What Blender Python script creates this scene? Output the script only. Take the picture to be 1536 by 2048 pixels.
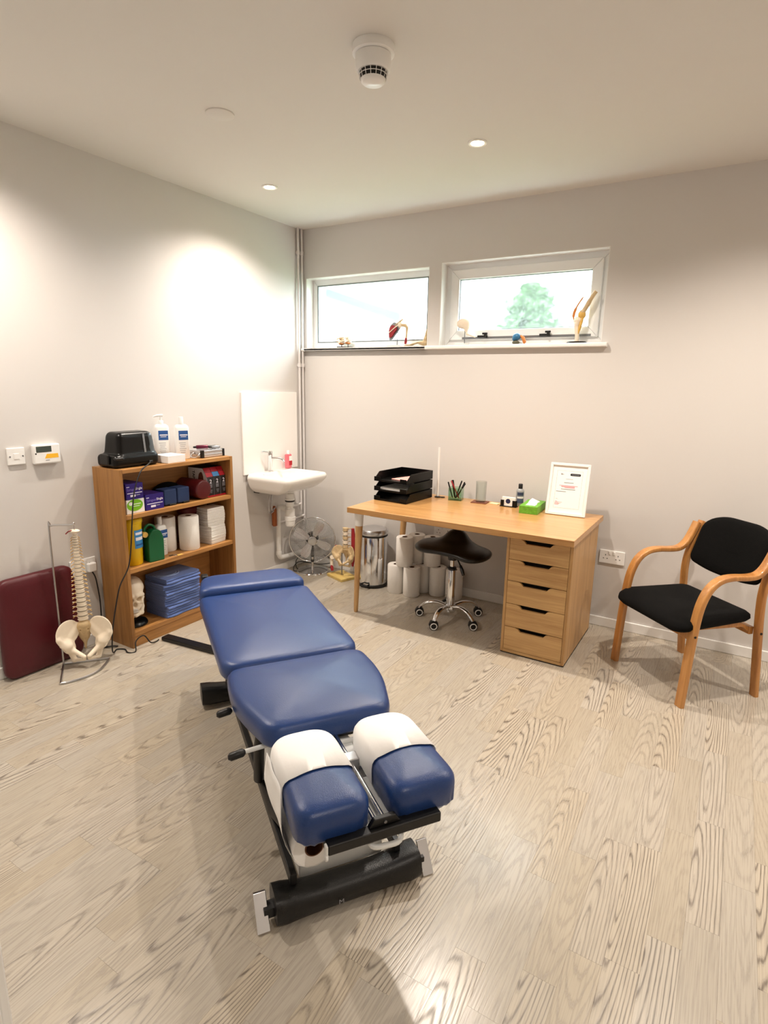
import bpy, bmesh, math, random
import numpy as np
from mathutils import Vector, Matrix

# ------------------------------------------------------------------ camera, sky, exposure
for o in list(bpy.data.objects): bpy.data.objects.remove(o)
scene = bpy.context.scene
COL = scene.collection
H = 2.622                                   # ceiling height
YAW, PITCH, ROLL = 0.5435, -0.2176, 0.0188
CAM = Vector((3.0222, -3.712, 1.4913))
fw = Vector((-math.sin(YAW)*math.cos(PITCH), math.cos(YAW)*math.cos(PITCH), math.sin(PITCH)))
rt = Vector((math.cos(YAW), math.sin(YAW), 0)); up = rt.cross(fw)
r2 = math.cos(ROLL)*rt + math.sin(ROLL)*up; u2 = -math.sin(ROLL)*rt + math.cos(ROLL)*up
cd = bpy.data.cameras.new('camera'); cam = bpy.data.objects.new('camera', cd); COL.objects.link(cam)
cd.sensor_fit = 'HORIZONTAL'; cd.sensor_width = 36.0; cd.lens = 1154.49/1536*36.0
cd.clip_start = 0.02; cd.clip_end = 200
cam.matrix_world = Matrix(((r2.x, u2.x, -fw.x, CAM.x), (r2.y, u2.y, -fw.y, CAM.y), (r2.z, u2.z, -fw.z, CAM.z), (0, 0, 0, 1)))
scene.camera = cam
w = bpy.data.worlds.new('overcast_sky'); scene.world = w; w.use_nodes = True
bg = w.node_tree.nodes['Background']; bg.inputs[0].default_value = (0.86, 0.94, 1.0, 1); bg.inputs[1].default_value = SKY = 14.0
DOWNLIGHT_W = 106.0
DOWNLIGHT_RGB = (1.0, 0.89, 0.785)
vs = scene.view_settings
vs.view_transform = 'Standard'; vs.look = 'None'; vs.gamma = 1.0; vs.use_curve_mapping = False
vs.exposure = 0.2

# ------------------------------------------------------------------ materials
MATS = {}
def srgb(r, g, b):
    f = lambda c: (c/12.92 if c <= 0.04045 else ((c+0.055)/1.055)**2.4)
    return tuple(f(c/255.0) for c in (r, g, b)) + (1,)
def mat(name, rgb, rough=0.5, metal=0.0, bump=0.0, bscale=200.0, var=0.0, vscale=8.0, spec=0.5, coat=0.0, trans=0.0, emit=None, alpha=1.0, sheen=0.0):
    m = bpy.data.materials.new(name); m.use_nodes = True; MATS[name] = m
    nt = m.node_tree; N = nt.nodes; L = nt.links; b = N['Principled BSDF']
    c = srgb(*rgb); b.inputs['Base Color'].default_value = c
    b.inputs['Roughness'].default_value = rough; b.inputs['Metallic'].default_value = metal
    b.inputs['Specular IOR Level'].default_value = spec
    b.inputs['Coat Weight'].default_value = coat; b.inputs['Transmission Weight'].default_value = trans
    b.inputs['Sheen Weight'].default_value = sheen
    if emit: b.inputs['Emission Color'].default_value = srgb(*emit[0]); b.inputs['Emission Strength'].default_value = emit[1]
    tc = N.new('ShaderNodeTexCoord')
    if var:
        n = N.new('ShaderNodeTexNoise'); n.inputs['Scale'].default_value = vscale; n.inputs['Detail'].default_value = 4
        L.new(tc.outputs['Object'], n.inputs['Vector'])
        mx = N.new('ShaderNodeMix'); mx.data_type = 'RGBA'
        mx.inputs[6].default_value = tuple(max(0, x*(1-var)) for x in c[:3])+(1,); mx.inputs[7].default_value = tuple(min(1, x*(1+var)) for x in c[:3])+(1,)
        L.new(n.outputs['Fac'], mx.inputs[0]); L.new(mx.outputs[2], b.inputs['Base Color'])
    if bump:
        n = N.new('ShaderNodeTexNoise'); n.inputs['Scale'].default_value = bscale; n.inputs['Detail'].default_value = 3
        L.new(tc.outputs['Object'], n.inputs['Vector'])
        bp = N.new('ShaderNodeBump'); bp.inputs['Strength'].default_value = bump; bp.inputs['Distance'].default_value = 0.002
        L.new(n.outputs['Fac'], bp.inputs['Height']); L.new(bp.outputs[0], b.inputs['Normal'])
    return m
def wood(name, light, dark, axis='X', rough=0.4, sc=1.0, coat=0.0, contrast=1.0):
    m = bpy.data.materials.new(name); m.use_nodes = True; MATS[name] = m
    nt = m.node_tree; N = nt.nodes; L = nt.links; b = N['Principled BSDF']
    b.inputs['Roughness'].default_value = rough; b.inputs['Coat Weight'].default_value = coat
    tc = N.new('ShaderNodeTexCoord'); mp = N.new('ShaderNodeMapping')
    s = {'X': (1.2, 30, 30), 'Y': (30, 1.2, 30), 'Z': (30, 30, 1.2)}[axis]
    mp.inputs['Scale'].default_value = tuple(v*sc for v in s); L.new(tc.outputs['Object'], mp.inputs['Vector'])
    n = N.new('ShaderNodeTexNoise'); n.inputs['Scale'].default_value = 1.0; n.inputs['Detail'].default_value = 8; n.inputs['Roughness'].default_value = 0.62; n.inputs['Distortion'].default_value = 0.6
    L.new(mp.outputs[0], n.inputs['Vector'])
    mp2 = N.new('ShaderNodeMapping'); mp2.inputs['Scale'].default_value = tuple(v*sc*7 for v in s); L.new(tc.outputs['Object'], mp2.inputs['Vector'])
    n2 = N.new('ShaderNodeTexNoise'); n2.inputs['Scale'].default_value = 1.0; n2.inputs['Detail'].default_value = 3; L.new(mp2.outputs[0], n2.inputs['Vector'])
    ad = N.new('ShaderNodeMath'); ad.operation = 'MULTIPLY_ADD'; ad.inputs[1].default_value = 0.35; L.new(n2.outputs['Fac'], ad.inputs[0]); L.new(n.outputs['Fac'], ad.inputs[2])
    cr = N.new('ShaderNodeValToRGB'); e = cr.color_ramp.elements
    e[0].position = 0.67-0.2/contrast; e[0].color = srgb(*dark); e[1].position = 0.67+0.12/contrast; e[1].color = srgb(*light)
    L.new(ad.outputs[0], cr.inputs[0]); L.new(cr.outputs[0], b.inputs['Base Color'])
    bp = N.new('ShaderNodeBump'); bp.inputs['Strength'].default_value = 0.08; bp.inputs['Distance'].default_value = 0.001
    L.new(ad.outputs[0], bp.inputs['Height']); L.new(bp.outputs[0], b.inputs['Normal'])
    return m

WALL = mat('wall_paint', (214, 210, 206), 0.7, bump=0.12, bscale=260, spec=0.3)
CEIL = mat('ceiling_paint', (222, 219, 213), 0.85, bump=0.1, bscale=220, spec=0.2)
TRIM = mat('white_gloss_trim', (240, 239, 236), 0.35)
UPVC = mat('white_upvc', (242, 243, 243), 0.3)
GASKET = mat('grey_gasket', (120, 124, 126), 0.6)
PIPEW = mat('painted_pipe', (222, 218, 216), 0.4)
OAK = wood('desk_oak', (202, 154, 96), (174, 124, 70), 'X', 0.30, coat=0.25)
OAKV = wood('drawer_oak', (204, 164, 110), (174, 132, 82), 'X', 0.4)
OAKS = wood('drawer_oak_side', (196, 154, 100), (166, 124, 76), 'Z', 0.4)
BOOK = wood('bookcase_oak', (168, 120, 66), (128, 86, 44), 'Z', 0.42, 0.9)
BOOKY = wood('bookcase_oak_shelf', (184, 132, 74), (140, 94, 48), 'Y', 0.42, 0.9)
BEECH = wood('chair_beech', (200, 142, 78), (166, 108, 54), 'Z', 0.32, 0.7, coat=0.3)
BIRCH = wood('leg_birch', (206, 164, 110), (176, 130, 78), 'Z', 0.4)
PINE = wood('pale_pine', (214, 186, 110), (184, 150, 80), 'X', 0.5)
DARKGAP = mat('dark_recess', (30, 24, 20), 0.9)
BLUEV = mat('blue_vinyl', (30, 60, 116), 0.31, bump=0.25, bscale=420, var=0.05)
PAPER = mat('white_paper', (250, 249, 247), 0.85, bump=0.15, bscale=90, spec=0.2)
PAPERT = mat('paper_towel', (240, 236, 230), 0.9, bump=0.5, bscale=160, spec=0.1)
CARD = mat('brown_card', (104, 66, 42), 0.8)
BLACKP = mat('black_plastic', (8, 8, 8), 0.42, bump=0.1, bscale=300)
BLACKG = mat('black_gloss_plastic', (5, 5, 5), 0.28, spec=0.28)
BLACKV = mat('black_vinyl', (5, 5, 6), 0.36, bump=0.3, bscale=350)
BLACKF = mat('black_fabric', (9, 9, 9), 1.0, bump=0.9, bscale=500, var=0.3, vscale=300, spec=0.2)
RUBBER = mat('black_rubber', (18, 17, 17), 0.55)
CHROME = mat('chrome', (225, 226, 228), 0.10, 1.0)
STEEL = mat('brushed_steel', (196, 196, 198), 0.28, 1.0)
STEELD = mat('grey_steel', (140, 142, 146), 0.35, 0.9)
WHITEM = mat('white_enamel', (232, 234, 232), 0.35)
WHITEP = mat('white_plastic', (240, 239, 236), 0.35)
CERAM = mat('white_ceramic', (246, 243, 238), 0.08, coat=0.6)
BURG = mat('burgundy_vinyl', (80, 9, 22), 0.42, bump=0.2, bscale=300)
BURGD = mat('dark_red_vinyl', (88, 13, 19), 0.45, bump=0.2, bscale=300)
BONE = mat('bone_plastic', (240, 226, 204), 0.5, var=0.08, vscale=40)
BONET = mat('tan_bone', (206, 180, 138), 0.55, var=0.25, vscale=60)
DISC = mat('disc_grey', (168, 158, 140), 0.5)
NERVE = mat('nerve_yellow', (222, 178, 90), 0.5)
MUSCLE = mat('muscle_red', (150, 26, 34), 0.5)
ORANGE = mat('ligament_orange', (214, 130, 60), 0.5)
PURPLE = mat('purple_card', (44, 24, 122), 0.4)
LIME = mat('lime_print', (120, 186, 24), 0.5)
WHITEC = mat('white_card', (244, 243, 240), 0.6)
TEXTW = mat('white_print', (240, 238, 246), 0.6)
TEXTK = mat('black_print', (24, 24, 26), 0.6)
TEXTG = mat('grey_print', (150, 150, 156), 0.6)
TEXTR = mat('red_print', (206, 92, 110), 0.6)
REDC = mat('red_card', (178, 18, 36), 0.45)
BLACKC = mat('black_card', (24, 20, 22), 0.45)
SKYC = mat('light_blue_card', (70, 140, 200), 0.5)
YELLOW = mat('yellow_plastic', (238, 196, 10), 0.4)
LABELB = mat('blue_label', (36, 84, 150), 0.5)
LABELS = mat('sky_blue_label', (60, 140, 200), 0.5)
GREEN = mat('green_plastic', (6, 92, 52), 0.35)
NAVYF = mat('navy_foam', (28, 52, 96), 0.7, bump=0.2, bscale=200)
TOWEL = mat('blue_towel', (88, 112, 172), 0.95, bump=0.8, bscale=420, sheen=0.3, var=0.1, vscale=60)
STITCH = mat('pale_stitch', (170, 190, 226), 0.8)
PINKL = mat('pink_liquid', (224, 110, 122), 0.2, coat=0.3)
COPPER = mat('copper_brown', (150, 84, 44), 0.4, 0.4)
GREENBOX = mat('green_leaf_print', (104, 170, 44), 0.5, var=0.45, vscale=60)
def thin_glass(name, tint, refl):
    m = bpy.data.materials.new(name); m.use_nodes = True; nt = m.node_tree; N = nt.nodes; L = nt.links; N.remove(N['Principled BSDF'])
    tr = N.new('ShaderNodeBsdfTransparent'); tr.inputs[0].default_value = tint; gl = N.new('ShaderNodeBsdfGlossy'); gl.inputs['Roughness'].default_value = 0.04
    fr = N.new('ShaderNodeLayerWeight'); fr.inputs[0].default_value = refl*0.6; mx = N.new('ShaderNodeMixShader')
    L.new(fr.outputs['Facing'], mx.inputs[0]); L.new(tr.outputs[0], mx.inputs[1]); L.new(gl.outputs[0], mx.inputs[2]); L.new(mx.outputs[0], N['Material Output'].inputs[0]); return m
GLASSC = thin_glass('clear_glass', (0.93, 0.95, 0.94, 1), 0.22)
GLASSG = thin_glass('green_tint_glass', (0.78, 0.9, 0.8, 1), 0.22)
ACRYL = mat('clear_acrylic', (250, 250, 250), 0.1, trans=0.9)
LCD = mat('lcd_grey', (66, 76, 70), 0.25)
AMBER = mat('amber_sticker', (246, 186, 40), 0.5)
EMIT = mat('lamp_lens', (255, 240, 215), 0.4, emit=((255, 226, 180), 40.0))
LEAF = mat('shrub_leaf', (46, 82, 34), 0.6, var=0.3, vscale=6)
BARK = mat('shrub_bark', (84, 66, 50), 0.9)
ROOFM = mat('grey_fascia', (40, 50, 55), 0.7)
RENDERW = mat('pale_render', (226, 226, 222), 0.9)
LAWN = mat('lawn', (96, 120, 70), 0.95, var=0.3, vscale=3)
ALU = mat('ribbed_aluminium', (222, 222, 224), 0.24, 0.8)
MAROON = mat('maroon_metal', (92, 20, 48), 0.3, 0.3)
REDPEN = mat('red_pen', (160, 30, 40), 0.35)
BROWN = mat('brown_leather', (112, 62, 42), 0.6)
CREAM = mat('cream_paper', (238, 224, 176), 0.8)
HAIR = mat('dark_socket', (40, 30, 22), 0.9)
TEAL = mat('blue_teal_plastic', (48, 110, 150), 0.4)

# obscured window glass: clear and scattering cells mixed by a cell pattern
def frosted():
    m = bpy.data.materials.new('obscure_glass'); m.use_nodes = True; nt = m.node_tree; N = nt.nodes; L = nt.links
    N.remove(N['Principled BSDF']); out = N['Material Output']
    tr = N.new('ShaderNodeBsdfTransparent'); tr.inputs[0].default_value = (0.95, 0.98, 0.97, 1)
    tl = N.new('ShaderNodeBsdfTranslucent'); tl.inputs[0].default_value = (0.92, 0.96, 0.96, 1)
    gl = N.new('ShaderNodeBsdfGlossy'); gl.inputs['Roughness'].default_value = 0.25
    tc = N.new('ShaderNodeTexCoord'); vo = N.new('ShaderNodeTexVoronoi'); vo.inputs['Scale'].default_value = 95
    L.new(tc.outputs['Object'], vo.inputs['Vector'])
    cr = N.new('ShaderNodeMapRange'); cr.inputs[1].default_value = 0.1; cr.inputs[2].default_value = 0.6; cr.inputs[3].default_value = 0.005; cr.inputs[4].default_value = 0.05
    L.new(vo.outputs['Distance'], cr.inputs[0])
    rf = N.new('ShaderNodeBsdfRefraction'); rf.inputs['Roughness'].default_value = 0.34; rf.inputs['IOR'].default_value = 1.02; rf.inputs[0].default_value = (0.95, 0.98, 0.97, 1)
    m0 = N.new('ShaderNodeMixShader'); m0.inputs[0].default_value = 0.82; L.new(tr.outputs[0], m0.inputs[1]); L.new(rf.outputs[0], m0.inputs[2])
    mx = N.new('ShaderNodeMixShader'); L.new(cr.outputs[0], mx.inputs[0]); L.new(m0.outputs[0], mx.inputs[1]); L.new(tl.outputs[0], mx.inputs[2])
    m2 = N.new('ShaderNodeMixShader'); m2.inputs[0].default_value = 0.05; L.new(mx.outputs[0], m2.inputs[1]); L.new(gl.outputs[0], m2.inputs[2])
    L.new(m2.outputs[0], out.inputs[0]); return m
FROST = frosted()

# pale limed oak plank: long cathedral grain, different on every plank
def plank_mat():
    m = bpy.data.materials.new('limed_oak_plank'); m.use_nodes = True; nt = m.node_tree; N = nt.nodes; L = nt.links; b = N['Principled BSDF']
    tc = N.new('ShaderNodeTexCoord'); oi = N.new('ShaderNodeObjectInfo')
    def math_(op, a, bb, c=None):
        n = N.new('ShaderNodeMath'); n.operation = op
        for i, v in enumerate((a, bb, c)):
            if v is None: continue
            if isinstance(v, (int, float)): n.inputs[i].default_value = v
            else: L.new(v, n.inputs[i])
        return n.outputs[0]
    r = oi.outputs['Random']
    ra = math_('FRACT', math_('MULTIPLY', r, 7.31), 0); rb = math_('FRACT', math_('MULTIPLY', r, 23.7), 0); rc = math_('FRACT', math_('MULTIPLY', r, 51.3), 0)
    sep = N.new('ShaderNodeSeparateXYZ'); L.new(tc.outputs['Object'], sep.inputs[0])
    # centre of the growth rings wanders from plank to plank
    vx = math_('ADD', sep.outputs[0], math_('MULTIPLY_ADD', ra, 0.09, -0.045))
    uy = math_('ADD', sep.outputs[1], math_('MULTIPLY_ADD', rb, 1.6, -0.8))
    cmb = N.new('ShaderNodeCombineXYZ'); L.new(math_('MULTIPLY', vx, 10.0), cmb.inputs[0]); L.new(math_('MULTIPLY', uy, 0.95), cmb.inputs[1]); L.new(math_('MULTIPLY', rc, 9.0), cmb.inputs[2])
    nz = N.new('ShaderNodeTexNoise'); nz.inputs['Scale'].default_value = 1.7; nz.inputs['Detail'].default_value = 5; nz.inputs['Roughness'].default_value = 0.55; L.new(cmb.outputs[0], nz.inputs['Vector'])
    rad = math_('SQRT', math_('ADD', math_('POWER', math_('MULTIPLY', vx, 10.0), 2.0), math_('POWER', math_('MULTIPLY', uy, 0.9), 2.0)), 0)
    ph = math_('ADD', math_('MULTIPLY', rad, math_('MULTIPLY_ADD', rc, 40.0, 52.0)), math_('MULTIPLY', nz.outputs['Fac'], 15.0))
    sn = math_('MULTIPLY_ADD', math_('SINE', ph, 0), 0.5, 0.5)
    line = math_('POWER', sn, 4.0)
    # fine pores along the board
    mp = N.new('ShaderNodeMapping'); mp.inputs['Scale'].default_value = (230, 6, 1); L.new(tc.outputs['Object'], mp.inputs['Vector'])
    ad = N.new('ShaderNodeVectorMath'); ad.operation = 'ADD'; L.new(mp.outputs[0], ad.inputs[0]); cm2 = N.new('ShaderNodeCombineXYZ'); L.new(math_('MULTIPLY', r, 300.0), cm2.inputs[1]); L.new(cm2.outputs[0], ad.inputs[1])
    po = N.new('ShaderNodeTexNoise'); po.inputs['Scale'].default_value = 1.0; po.inputs['Detail'].default_value = 3; L.new(ad.outputs[0], po.inputs['Vector'])
    pores = math_('MULTIPLY', math_('SUBTRACT', po.outputs['Fac'], 0.46), 2.2)
    g = math_('ADD', math_('MULTIPLY', line, math_('MULTIPLY_ADD', math_('POWER', ra, 2.0), 0.75, 0.12)), math_('MULTIPLY', pores, 0.5))
    mx = N.new('ShaderNodeMix'); mx.data_type = 'RGBA'; mx.clamp_factor = True; L.new(g, mx.inputs[0])
    mx.inputs[6].default_value = srgb(*PLK_L); mx.inputs[7].default_value = srgb(*PLK_D)
    hs = N.new('ShaderNodeHueSaturation'); L.new(mx.outputs[2], hs.inputs['Color']); L.new(math_('MULTIPLY_ADD', ra, 0.14, 0.93), hs.inputs['Value']); L.new(math_('MULTIPLY_ADD', rc, 0.3, 0.85), hs.inputs['Saturation'])
    L.new(hs.outputs[0], b.inputs['Base Color'])
    L.new(math_('MULTIPLY_ADD', g, 0.12, 0.24), b.inputs['Roughness']); b.inputs['Specular IOR Level'].default_value = 0.6
    bp = N.new('ShaderNodeBump'); bp.inputs['Strength'].default_value = 0.12; bp.inputs['Distance'].default_value = 0.001; bp.invert = True
    L.new(g, bp.inputs['Height']); L.new(bp.outputs[0], b.inputs['Normal'])
    return m
PLK_L = (186, 176, 160); PLK_D = (104, 94, 83)
PLANK = plank_mat()
GROUT = mat('plank_joint', (150, 140, 126), 0.6)

# ------------------------------------------------------------------ geometry helpers
class G:
    """collects geometry for ONE mesh object"""
    def __init__(s): s.v = []; s.f = []
    def add(s, v, f):
        n = len(s.v); s.v += [tuple(p) for p in v]; s.f += [tuple(i+n for i in q) for q in f]; return s
    def box(s, x0, x1, y0, y1, z0, z1):
        v = [(x0,y0,z0),(x1,y0,z0),(x1,y1,z0),(x0,y1,z0),(x0,y0,z1),(x1,y0,z1),(x1,y1,z1),(x0,y1,z1)]
        return s.add(v, [(3,2,1,0),(4,5,6,7),(0,1,5,4),(1,2,6,5),(2,3,7,6),(3,0,4,7)])
    def loft(s, rings, caps=True, closed=True):
        n = len(rings[0]); v = [p for r in rings for p in r]; f = []
        for a in range(len(rings)-1):
            for i in range(n if closed else n-1):
                j = (i+1) % n; f.append((a*n+i, a*n+j, (a+1)*n+j, (a+1)*n+i))
        if caps: f.append(tuple(range(n-1, -1, -1))); f.append(tuple((len(rings)-1)*n+i for i in range(n)))
        return s.add(v, f)
    def tube(s, pts, r, n=8, closed=False, caps=True):
        P = [Vector(p) for p in pts]; R = r if isinstance(r, (list, tuple)) else [r]*len(P)
        m = len(P); rings = []; ref = None
        for i in range(m):
            if closed: t = (P[(i+1) % m]-P[i-1])
            else: t = P[min(i+1, m-1)]-P[max(i-1, 0)]
            t = t.normalized() if t.length > 1e-9 else Vector((0, 0, 1))
            if ref is None: ref = Vector((0, 0, 1)) if abs(t.z) < 0.9 else Vector((1, 0, 0))
            a = (ref - t*ref.dot(t)).normalized(); b = t.cross(a); ref = a
            rings.append([P[i] + (a*math.cos(2*math.pi*k/n) + b*math.sin(2*math.pi*k/n))*R[i] for k in range(n)])
        if closed: rings.append(rings[0]); return s.loft(rings, False)
        return s.loft(rings, caps)
    def cyl(s, p0, p1, r0, r1=None, n=20): return s.tube([p0, p1], [r0, r0 if r1 is None else r1], n)
    def lathe(s, prof, n=28, c=(0, 0, 0), caps=True):
        return s.loft([[(c[0]+r*math.cos(2*math.pi*k/n), c[1]+r*math.sin(2*math.pi*k/n), c[2]+z) for k in range(n)] for r, z in prof], caps)
    def ell(s, c, r, nu=16, nv=10):
        rings = []
        for j in range(nv+1):
            th = math.pi*j/nv; q = max(math.sin(th), 1e-3)
            rings.append([(c[0]+r[0]*q*math.cos(2*math.pi*k/nu), c[1]+r[1]*q*math.sin(2*math.pi*k/nu), c[2]-r[2]*math.cos(th)) for k in range(nu)])
        return s.loft(rings, True)
    def prism(s, poly, axis, a, b):
        """poly in the plane normal to axis: X->(y,z) Y->(x,z) Z->(x,y)"""
        def put(p, t): return {'X': (t, p[0], p[1]), 'Y': (p[0], t, p[1]), 'Z': (p[0], p[1], t)}[axis]
        return s.loft([[put(p, a) for p in poly], [put(p, b) for p in poly]], True)
    def rect_sweep(s, path, wx, th, n=3):
        """rounded rectangular section swept along a path in the y-z plane, path = [(x,y,z)], width along x"""
        P = [Vector(p) for p in path]; rings = []
        sec = round_poly([(-wx/2, -th/2), (wx/2, -th/2), (wx/2, th/2), (-wx/2, th/2)], min(wx, th)*0.32, n)
        for i, p in enumerate(P):
            t = (P[min(i+1, len(P)-1)]-P[max(i-1, 0)]); t.x = 0; t.normalize(); nn = Vector((0, -t.z, t.y))
            rings.append([p + Vector((1, 0, 0))*a + nn*b for a, b in sec])
        return s.loft(rings, True)
    def tf(s, M):
        s.v = [tuple(M @ Vector(p)) for p in s.v]; return s
    def obj(s, name, m, parent=None, smooth=False, bevel=0, seg=2, sub=0, angle=40):
        me = bpy.data.meshes.new(name); me.from_pydata(s.v, [], s.f)
        bm = bmesh.new(); bm.from_mesh(me); bmesh.ops.recalc_face_normals(bm, faces=bm.faces); bm.to_mesh(me); bm.free()
        return link(name, me, m, parent, smooth, bevel, seg, sub, angle)
def link(name, me, m, parent=None, smooth=False, bevel=0, seg=2, sub=0, angle=40):
    me.materials.append(m)
    o = bpy.data.objects.new(name, me); COL.objects.link(o)
    if parent: o.parent = parent
    if smooth or bevel or sub:
        me.polygons.foreach_set('use_smooth', [True]*len(me.polygons))
        if not bevel and not sub: me.set_sharp_from_angle(angle=math.radians(angle))
    if bevel:
        b = o.modifiers.new('bevel', 'BEVEL'); b.width = bevel; b.segments = seg; b.limit_method = 'ANGLE'; b.angle_limit = math.radians(35); b.harden_normals = True
    if sub:
        b = o.modifiers.new('sub', 'SUBSURF'); b.levels = sub; b.render_levels = sub
    return o
def round_poly(pts, r, seg=5):
    out = []; n = len(pts); rs = r if isinstance(r, (list, tuple)) else [r]*n
    for i in range(n):
        p = Vector(pts[i]); a = Vector(pts[i-1])-p; b = Vector(pts[(i+1) % n])-p
        d = min(rs[i], a.length*0.49, b.length*0.49); A = p+a.normalized()*d; B = p+b.normalized()*d
        for k in range(seg+1):
            t = k/seg; out.append(tuple((1-t)**2*A + 2*t*(1-t)*p + t*t*B))
    return out
def cushion(outline, layers, cap=True):
    """closed pad: outline polygon (x,y); layers of (inset, z) from the bottom up, inset pulls towards the centre"""
    g = G(); xs = [p[0] for p in outline]; ys = [p[1] for p in outline]
    cx, cy = (min(xs)+max(xs))/2, (min(ys)+max(ys))/2; hx, hy = (max(xs)-min(xs))/2, (max(ys)-min(ys))/2
    h = min(hx, hy); rings = []
    for i, z in layers:                       # near the rim an even inset, further in an even shrink
        e = min(i, 0.036); k = 1-max(0, i-0.036)/(h-0.036) if i > 0.036 else 1.0
        rings.append([(cx+(x-cx)*(1-e/hx)*k, cy+(y-cy)*(1-e/hy)*k, z) for x, y in outline])
    return g.loft(rings, cap)
def smooth_path(pts, k=6):
    """Catmull-Rom through points"""
    P = [Vector(p) for p in pts]; out = []
    for i in range(len(P)-1):
        p0, p1, p2, p3 = P[max(i-1, 0)], P[i], P[i+1], P[min(i+2, len(P)-1)]
        for j in range(k):
            t = j/k; out.append(0.5*((2*p1)+(p2-p0)*t+(2*p0-5*p1+4*p2-p3)*t*t+(3*p1-p0-3*p2+p3)*t**3))
    out.append(P[-1]); return out
# signed distance fields, turned into a mesh by surface nets
def sd_ell(p, c, r):
    q = [(p[i]-c[i])/r[i] for i in range(3)]; k = np.sqrt(q[0]**2+q[1]**2+q[2]**2); return (k-1)*min(r)
def sd_cap(p, a, b, ra, rb=None):
    rb = ra if rb is None else rb; ba = [b[i]-a[i] for i in range(3)]; d = sum(x*x for x in ba)+1e-12
    t = np.clip(sum((p[i]-a[i])*ba[i] for i in range(3))/d, 0, 1)
    return np.sqrt(sum((p[i]-a[i]-t*ba[i])**2 for i in range(3))) - (ra+(rb-ra)*t)
def sd_box(p, c, h, r=0.0):
    q = [np.abs(p[i]-c[i])-(h[i]-r) for i in range(3)]
    return np.sqrt(sum(np.maximum(x, 0)**2 for x in q)) + np.minimum(np.maximum(np.maximum(q[0], q[1]), q[2]), 0) - r
def smin(a, b, k):
    h = np.clip(0.5+0.5*(b-a)/k, 0, 1); return b*(1-h)+a*h-k*h*(1-h)
def smax(a, b, k): return -smin(-a, -b, k)
def sdf(f, lo, hi, n=48):
    lo = np.array(lo, float); hi = np.array(hi, float); h = (hi-lo).max()/n; d = np.ceil((hi-lo)/h).astype(int)+1
    ax = [lo[i]+h*np.arange(d[i]) for i in range(3)]; p = np.meshgrid(*ax, indexing='ij'); V = f(p)
    c = d-1; S = np.zeros(tuple(c)+(3,)); cnt = np.zeros(tuple(c)); edges = []
    for a in range(3):
        s0 = [slice(None)]*3; s1 = [slice(None)]*3; s0[a] = slice(0, -1); s1[a] = slice(1, None)
        A = V[tuple(s0)]; B = V[tuple(s1)]; ch = (A < 0) != (B < 0); t = np.where(ch, A/(A-B+1e-20), 0)
        pos = np.stack([p[i][tuple(s0)] + (t*h if i == a else 0) for i in range(3)], -1)*ch[..., None]
        o = [x for x in range(3) if x != a]
        for d1 in (0, 1):
            for d2 in (0, 1):
                sl = [slice(None)]*3; sl[o[0]] = slice(d1, d1+c[o[0]]); sl[o[1]] = slice(d2, d2+c[o[1]])
                S += pos[tuple(sl)]; cnt += ch[tuple(sl)]
        edges.append((a, o, ch, A < 0))
    act = cnt > 0; idx = -np.ones(tuple(c), int); idx[act] = np.arange(act.sum()); v = S[act]/cnt[act][:, None]
    F = []
    for a, o, ch, ins in edges:
        I = np.argwhere(ch)
        ok = (I[:, o[0]] > 0) & (I[:, o[1]] > 0) & (I[:, o[0]] < c[o[0]]) & (I[:, o[1]] < c[o[1]]); I = I[ok]
        if not len(I): continue
        e1 = np.zeros(3, int); e1[o[0]] = 1; e2 = np.zeros(3, int); e2[o[1]] = 1
        q = [idx[tuple((I-x).T)] for x in (e1+e2, e2, 0*e1, e1)]; F.append(np.stack(q, 1))
    F = np.concatenate(F); F = F[(F >= 0).all(1)]
    g = G(); g.v = [tuple(x) for x in v.tolist()]; g.f = [tuple(x) for x in F.tolist()]; return g
def text(s, size, m, name, parent, pos, right, upv, align='LEFT', off=0.0006, bold=0.0):
    cu = bpy.data.curves.new('t', 'FONT'); cu.body = s; cu.size = size; cu.align_x = align; cu.offset = bold; cu.resolution_u = 2
    t = bpy.data.objects.new('t', cu); COL.objects.link(t); dg = bpy.context.evaluated_depsgraph_get(); dg.update()
    me = bpy.data.meshes.new_from_object(t.evaluated_get(dg)); bpy.data.objects.remove(t); bpy.data.curves.remove(cu)
    r = Vector(right).normalized(); u = Vector(upv).normalized(); n = r.cross(u); p = Vector(pos)+n*off
    for v in me.vertices: v.co = p + r*v.co.x + u*v.co.y
    me.materials.clear(); return link(name, me, m, parent)
def plate(m, name, parent, pos, right, upv, wd, ht, off=0.0005, th=0.0004):
    """thin printed or stuck-on rectangle, pos = its centre"""
    r = Vector(right).normalized(); u = Vector(upv).normalized(); n = r.cross(u); c = Vector(pos); g = G()
    q = [(-wd/2, -ht/2), (wd/2, -ht/2), (wd/2, ht/2), (-wd/2, ht/2)]
    g.loft([[c+r*a+u*b+n*(off-th) for a, b in q], [c+r*a+u*b+n*off for a, b in q]], True)
    return g.obj(name, m, parent)
def tag(o, label, cat, group=None):
    o['label'] = label; o['category'] = cat
    if group: o['group'] = group
    return o
def thing(name, label, cat, loc=(0, 0, 0), rz=0, group=None):
    o = bpy.data.objects.new(name, None); COL.objects.link(o); o.empty_display_size = 0.05
    o.location = loc; o.rotation_euler = (0, 0, rz); return tag(o, label, cat, group)
def struct(o): o['kind'] = 'structure'; return o
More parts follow.
